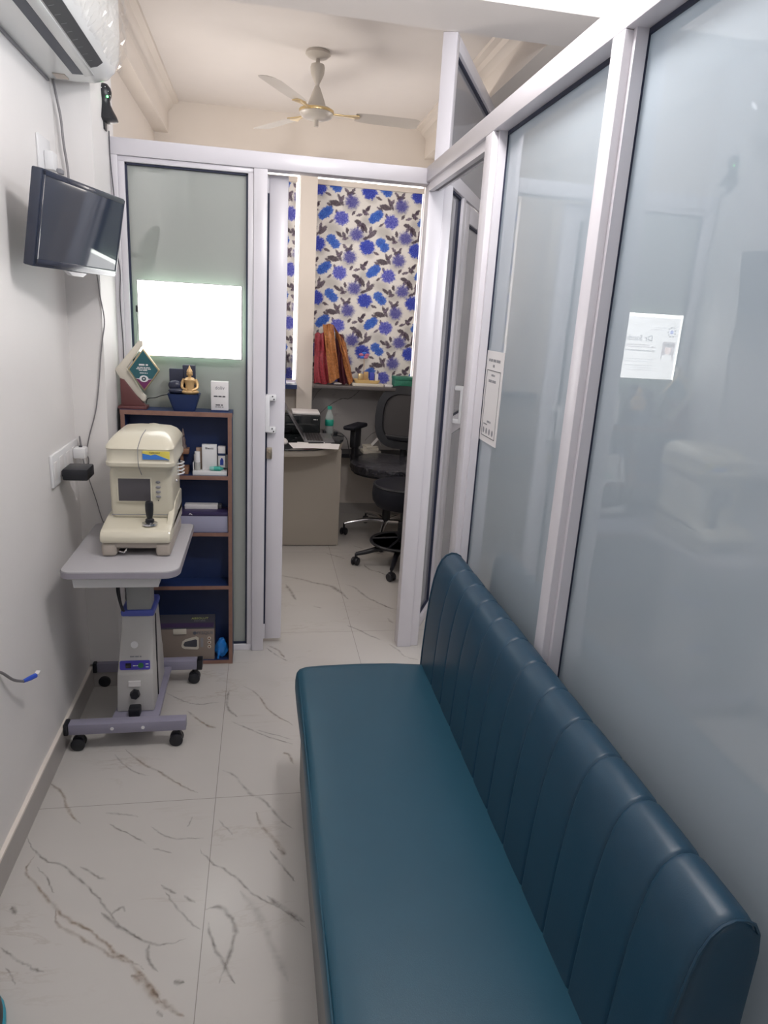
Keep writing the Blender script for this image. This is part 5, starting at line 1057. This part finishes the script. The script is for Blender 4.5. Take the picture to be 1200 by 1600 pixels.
# ================================================================== ON THE SILL AND LEDGE
ZS = 1.0455
M_red = mat('maroon_brocade', (.28, .035, .05), .5, var=.9, vscale=80); M_gb = mat('gold_brocade', (.42, .17, .06), .4, metal=.15, var=.9, vscale=70); M_mar2 = mat('dark_maroon_silk', (.10, .025, .04), .45, var=.4, vscale=60)
def drape(name, P, y, m, parent, lab=None, amp=.008, seed=1, folds=9):
    # quad of draped cloth: P = four (x,z) corners bl, br, tr, tl ; pleated in depth
    mb = MB(); r = random.Random(seed); nu, nv = 28, 16; ph_ = r.uniform(0, 6); Gf = []; Gb = []
    for j in range(nv + 1):
        v = j / nv; a, b = [], []
        for i in range(nu + 1):
            u = i / nu
            x = (P[0][0] * (1 - u) + P[1][0] * u) * (1 - v) + (P[3][0] * (1 - u) + P[2][0] * u) * v
            z = (P[0][1] * (1 - u) + P[1][1] * u) * (1 - v) + (P[3][1] * (1 - u) + P[2][1] * u) * v
            d_ = amp * math.sin(u * folds * 2 + ph_ + 1.5 * math.sin(v * 4)) + .5 * amp * math.sin(u * 17 + v * 9 + ph_) - .03 * math.sin(math.pi * u)
            z += .006 * math.sin(u * folds + ph_) * (1 if v > .8 or v < .1 else .2)
            z = max(z, ZS + .001)
            a.append(mb.bm.verts.new((x, y + d_, z))); b.append(mb.bm.verts.new((x, y + .035, z)))
        Gf.append(a); Gb.append(b)
    for j in range(nv):
        for i in range(nu):
            mb.bm.faces.new([Gf[j][i], Gf[j][i + 1], Gf[j + 1][i + 1], Gf[j + 1][i]]); mb.bm.faces.new([Gb[j][i], Gb[j + 1][i], Gb[j + 1][i + 1], Gb[j][i + 1]])
    for j in range(nv):
        mb.bm.faces.new([Gf[j][0], Gf[j + 1][0], Gb[j + 1][0], Gb[j][0]]); mb.bm.faces.new([Gf[j][nu], Gb[j][nu], Gb[j + 1][nu], Gf[j + 1][nu]])
    for i in range(nu):
        mb.bm.faces.new([Gf[0][i], Gb[0][i], Gb[0][i + 1], Gf[0][i + 1]]); mb.bm.faces.new([Gf[nv][i], Gf[nv][i + 1], Gb[nv][i + 1], Gb[nv][i]])
    return obj(name, mb, m, parent, lab)
t = thing('festive_cloth', 'upright maroon cloth bundle with wide gold border on the window sill', 'cloth', (.46, 5.13, ZS))
drape('cloth_body', [(.375, ZS + .002), (.50, ZS + .005), (.455, 1.42), (.372, 1.40)], 5.12, M_red, t, seed=2)
drape('gold_border', [(.485, ZS + .012), (.560, ZS + .05), (.500, 1.47), (.425, 1.475)], 5.095, M_gb, t, 'gold brocade border', seed=5, folds=6)
t = thing('festive_cloth', 'dark maroon cloth bundle with gold trim leaning behind the red one on the sill', 'cloth', (.60, 5.14, ZS))
drape('cloth_body', [(.555, ZS + .002), (.640, ZS + .002), (.590, 1.38), (.520, 1.44)], 5.15, M_mar2, t, seed=8)
drape('gold_trim', [(.630, ZS + .002), (.668, ZS + .03), (.600, 1.34), (.505, 1.47)], 5.135, M_gb, t, 'gold trim', seed=9, folds=5)
t = thing('flat_carton', 'flat cream carton lying under the gold tray on the sill', 'box', (.78, 5.12, ZS)); obj('carton', MB().box(.655, .885, 5.05, 5.19, ZS, ZS + .020, bev=.002), M_cw, t)
t = thing('gift_tray', 'gold rimmed tray with small goods on the window sill', 'tray', (.76, 5.12, ZS + .021))
zt = ZS + .021
obj('tray', MB().loft([[(x, y, z) for x, y in rrect(.765 - a_, .765 + a_, 5.12 - b2, 5.12 + b2, .02, 4)] for z, a_, b2 in ((zt, .085, .045), (zt + .022, .100, .055), (zt + .024, .098, .053), (zt + .005, .082, .042))]), M_brass, t)
gp = [('gold_pouch', 'shiny gold pouch at the left of the gold tray', .70, .735, .06, M_brass), ('gold_pouch', 'mottled gold pouch in the middle of the gold tray', .74, .775, .075, M_gold), ('small_carton', 'blue carton in the gold tray', .785, .82, .07, mat('carton_blue', (.05, .07, .45), .5)), ('small_carton', 'white carton at the right end of the gold tray', .825, .85, .062, M_paper)]
for nm, lab, a_, b2, h, m in gp:
    tt_ = thing(nm, lab, 'box' if 'carton' in nm else 'pouch', ((a_ + b2) / 2, 5.12, zt + .006)); obj('pack', MB().box(a_, b2, 5.10, 5.135, zt + .006, zt + h + .006, bev=.003), m, tt_)
t = thing('paper_flower', 'small pink and blue ornament standing on a thin stem in the gold tray', 'ornament', (.733, 5.10, zt + .006))
obj('stem', MB().tube([(.735, 5.09, zt + .006), (.737, 5.09, zt + .12), (.733, 5.09, zt + .19)], .0018, 6), M_gold, t)
pf = MB()
for k in range(5): pf.ell((.733 + .022 * math.cos(k * 1.2566 + .3), 5.085, zt + .20 + .016 * math.sin(k * 1.2566 + .3)), (.018, .004, .010), mi=k % 2)
obj('petal', pf, [mat('petal_pink', (.5, .15, .25), .4), mat('petal_blue', (.05, .15, .6), .3)], t)
t = thing('green_box', 'green patterned box at the right end of the window sill', 'box', (1.06, 5.12, ZS)); gb_ = mat('green_card', (.03, .20, .13), .5, var=.35, vscale=60); o = obj('box_body', MB().box(.97, 1.15, 5.06, 5.19, ZS, ZS + .055, bev=.002), gb_, t); obj('lid', MB().box(.967, 1.153, 5.057, 5.193, ZS + .055, ZS + .078, bev=.003), gb_, t)
t = thing('white_strip_box', 'thin white packet on the sill between the flat carton and green box', 'packet', (.925, 5.1, ZS)); obj('packet', MB().box(.895, .955, 5.06, 5.12, ZS, ZS + .018, bev=.003), M_paper, t)
t = thing('crumpled_packet', 'small grey crumpled packet between the cloth bundles on the sill', 'packet', (.53, 5.05, ZS)); cpk = MB(); cpk.ell((.545, 5.06, ZS + .011), (.032, .018, .011), n=10); obj('packet', cpk, mat('silver_wrap', (.35, .33, .33), .3, metal=.4, var=.3, vscale=80), t)
zl = 1.0305
t = thing('file_box', 'navy blue box under the grey box in the left window', 'box', (.12, 5.17, zl)); o = obj('box_body', MB().box(.03, .172, 5.13, 5.24, zl, zl + .075, bev=.002), mat('box_blue', (.02, .05, .24), .4), t); text('lettering', 'Orbiz', .014, TM((.14, 5.1295, zl + .042), (0, -1, 0)), M_inkgrey, o)
t = thing('instrument_box', 'grey and black stacked box standing in the left window', 'box', (.12, 5.17, zl + .0755)); obj('box_body', MB().box(.03, .172, 5.13, 5.24, zl + .0755, zl + .235, bev=.003), mat('box_dark', (.06, .06, .075), .4), t); obj('front_label', MB().box(.06, .158, 5.128, 5.131, zl + .15, zl + .215), mat('label_grey', (.20, .20, .22), .5), t); obj('front_label', MB().box(.06, .158, 5.128, 5.131, zl + .09, zl + .145), bpy.data.materials['label_grey'], t)
# papers on the low ledge
for i, (x0, x1, z0, h, rot, lab) in enumerate(((.76, .90, .5305, .022, 4, 'bottom pile of papers on the low ledge behind the chair'), (.77, .89, .553, .018, -7, 'middle pile of papers on the low ledge behind the chair'), (.78, .87, .5715, .016, 10, 'top pile of papers on the low ledge behind the chair'))):
    t = thing('paper_pile', lab, 'paper', ((x0 + x1) / 2, 5.16, z0), group='paper piles on the low ledge'); m_ = MB(); m_.box(-(x1 - x0) / 2, (x1 - x0) / 2, -.06, .06, 0, h, bev=.001, M=Matrix.Rotation(math.radians(rot), 4, 'Z')); obj('sheets', m_, M_cw, t, local=True)
t = thing('folded_leaflet', 'open folded white leaflet leaning on the paper piles', 'paper', (.87, 5.12, .588)); lf_ = MB(); lf_.prism([(.835, .5885), (.88, .640), (.882, .639), (.838, .5885)], 'y', 5.12, 5.20); lf_.prism([(.88, .640), (.905, .5885), (.908, .5885), (.882, .641)], 'y', 5.12, 5.20); obj('leaf', lf_, M_paper, t)
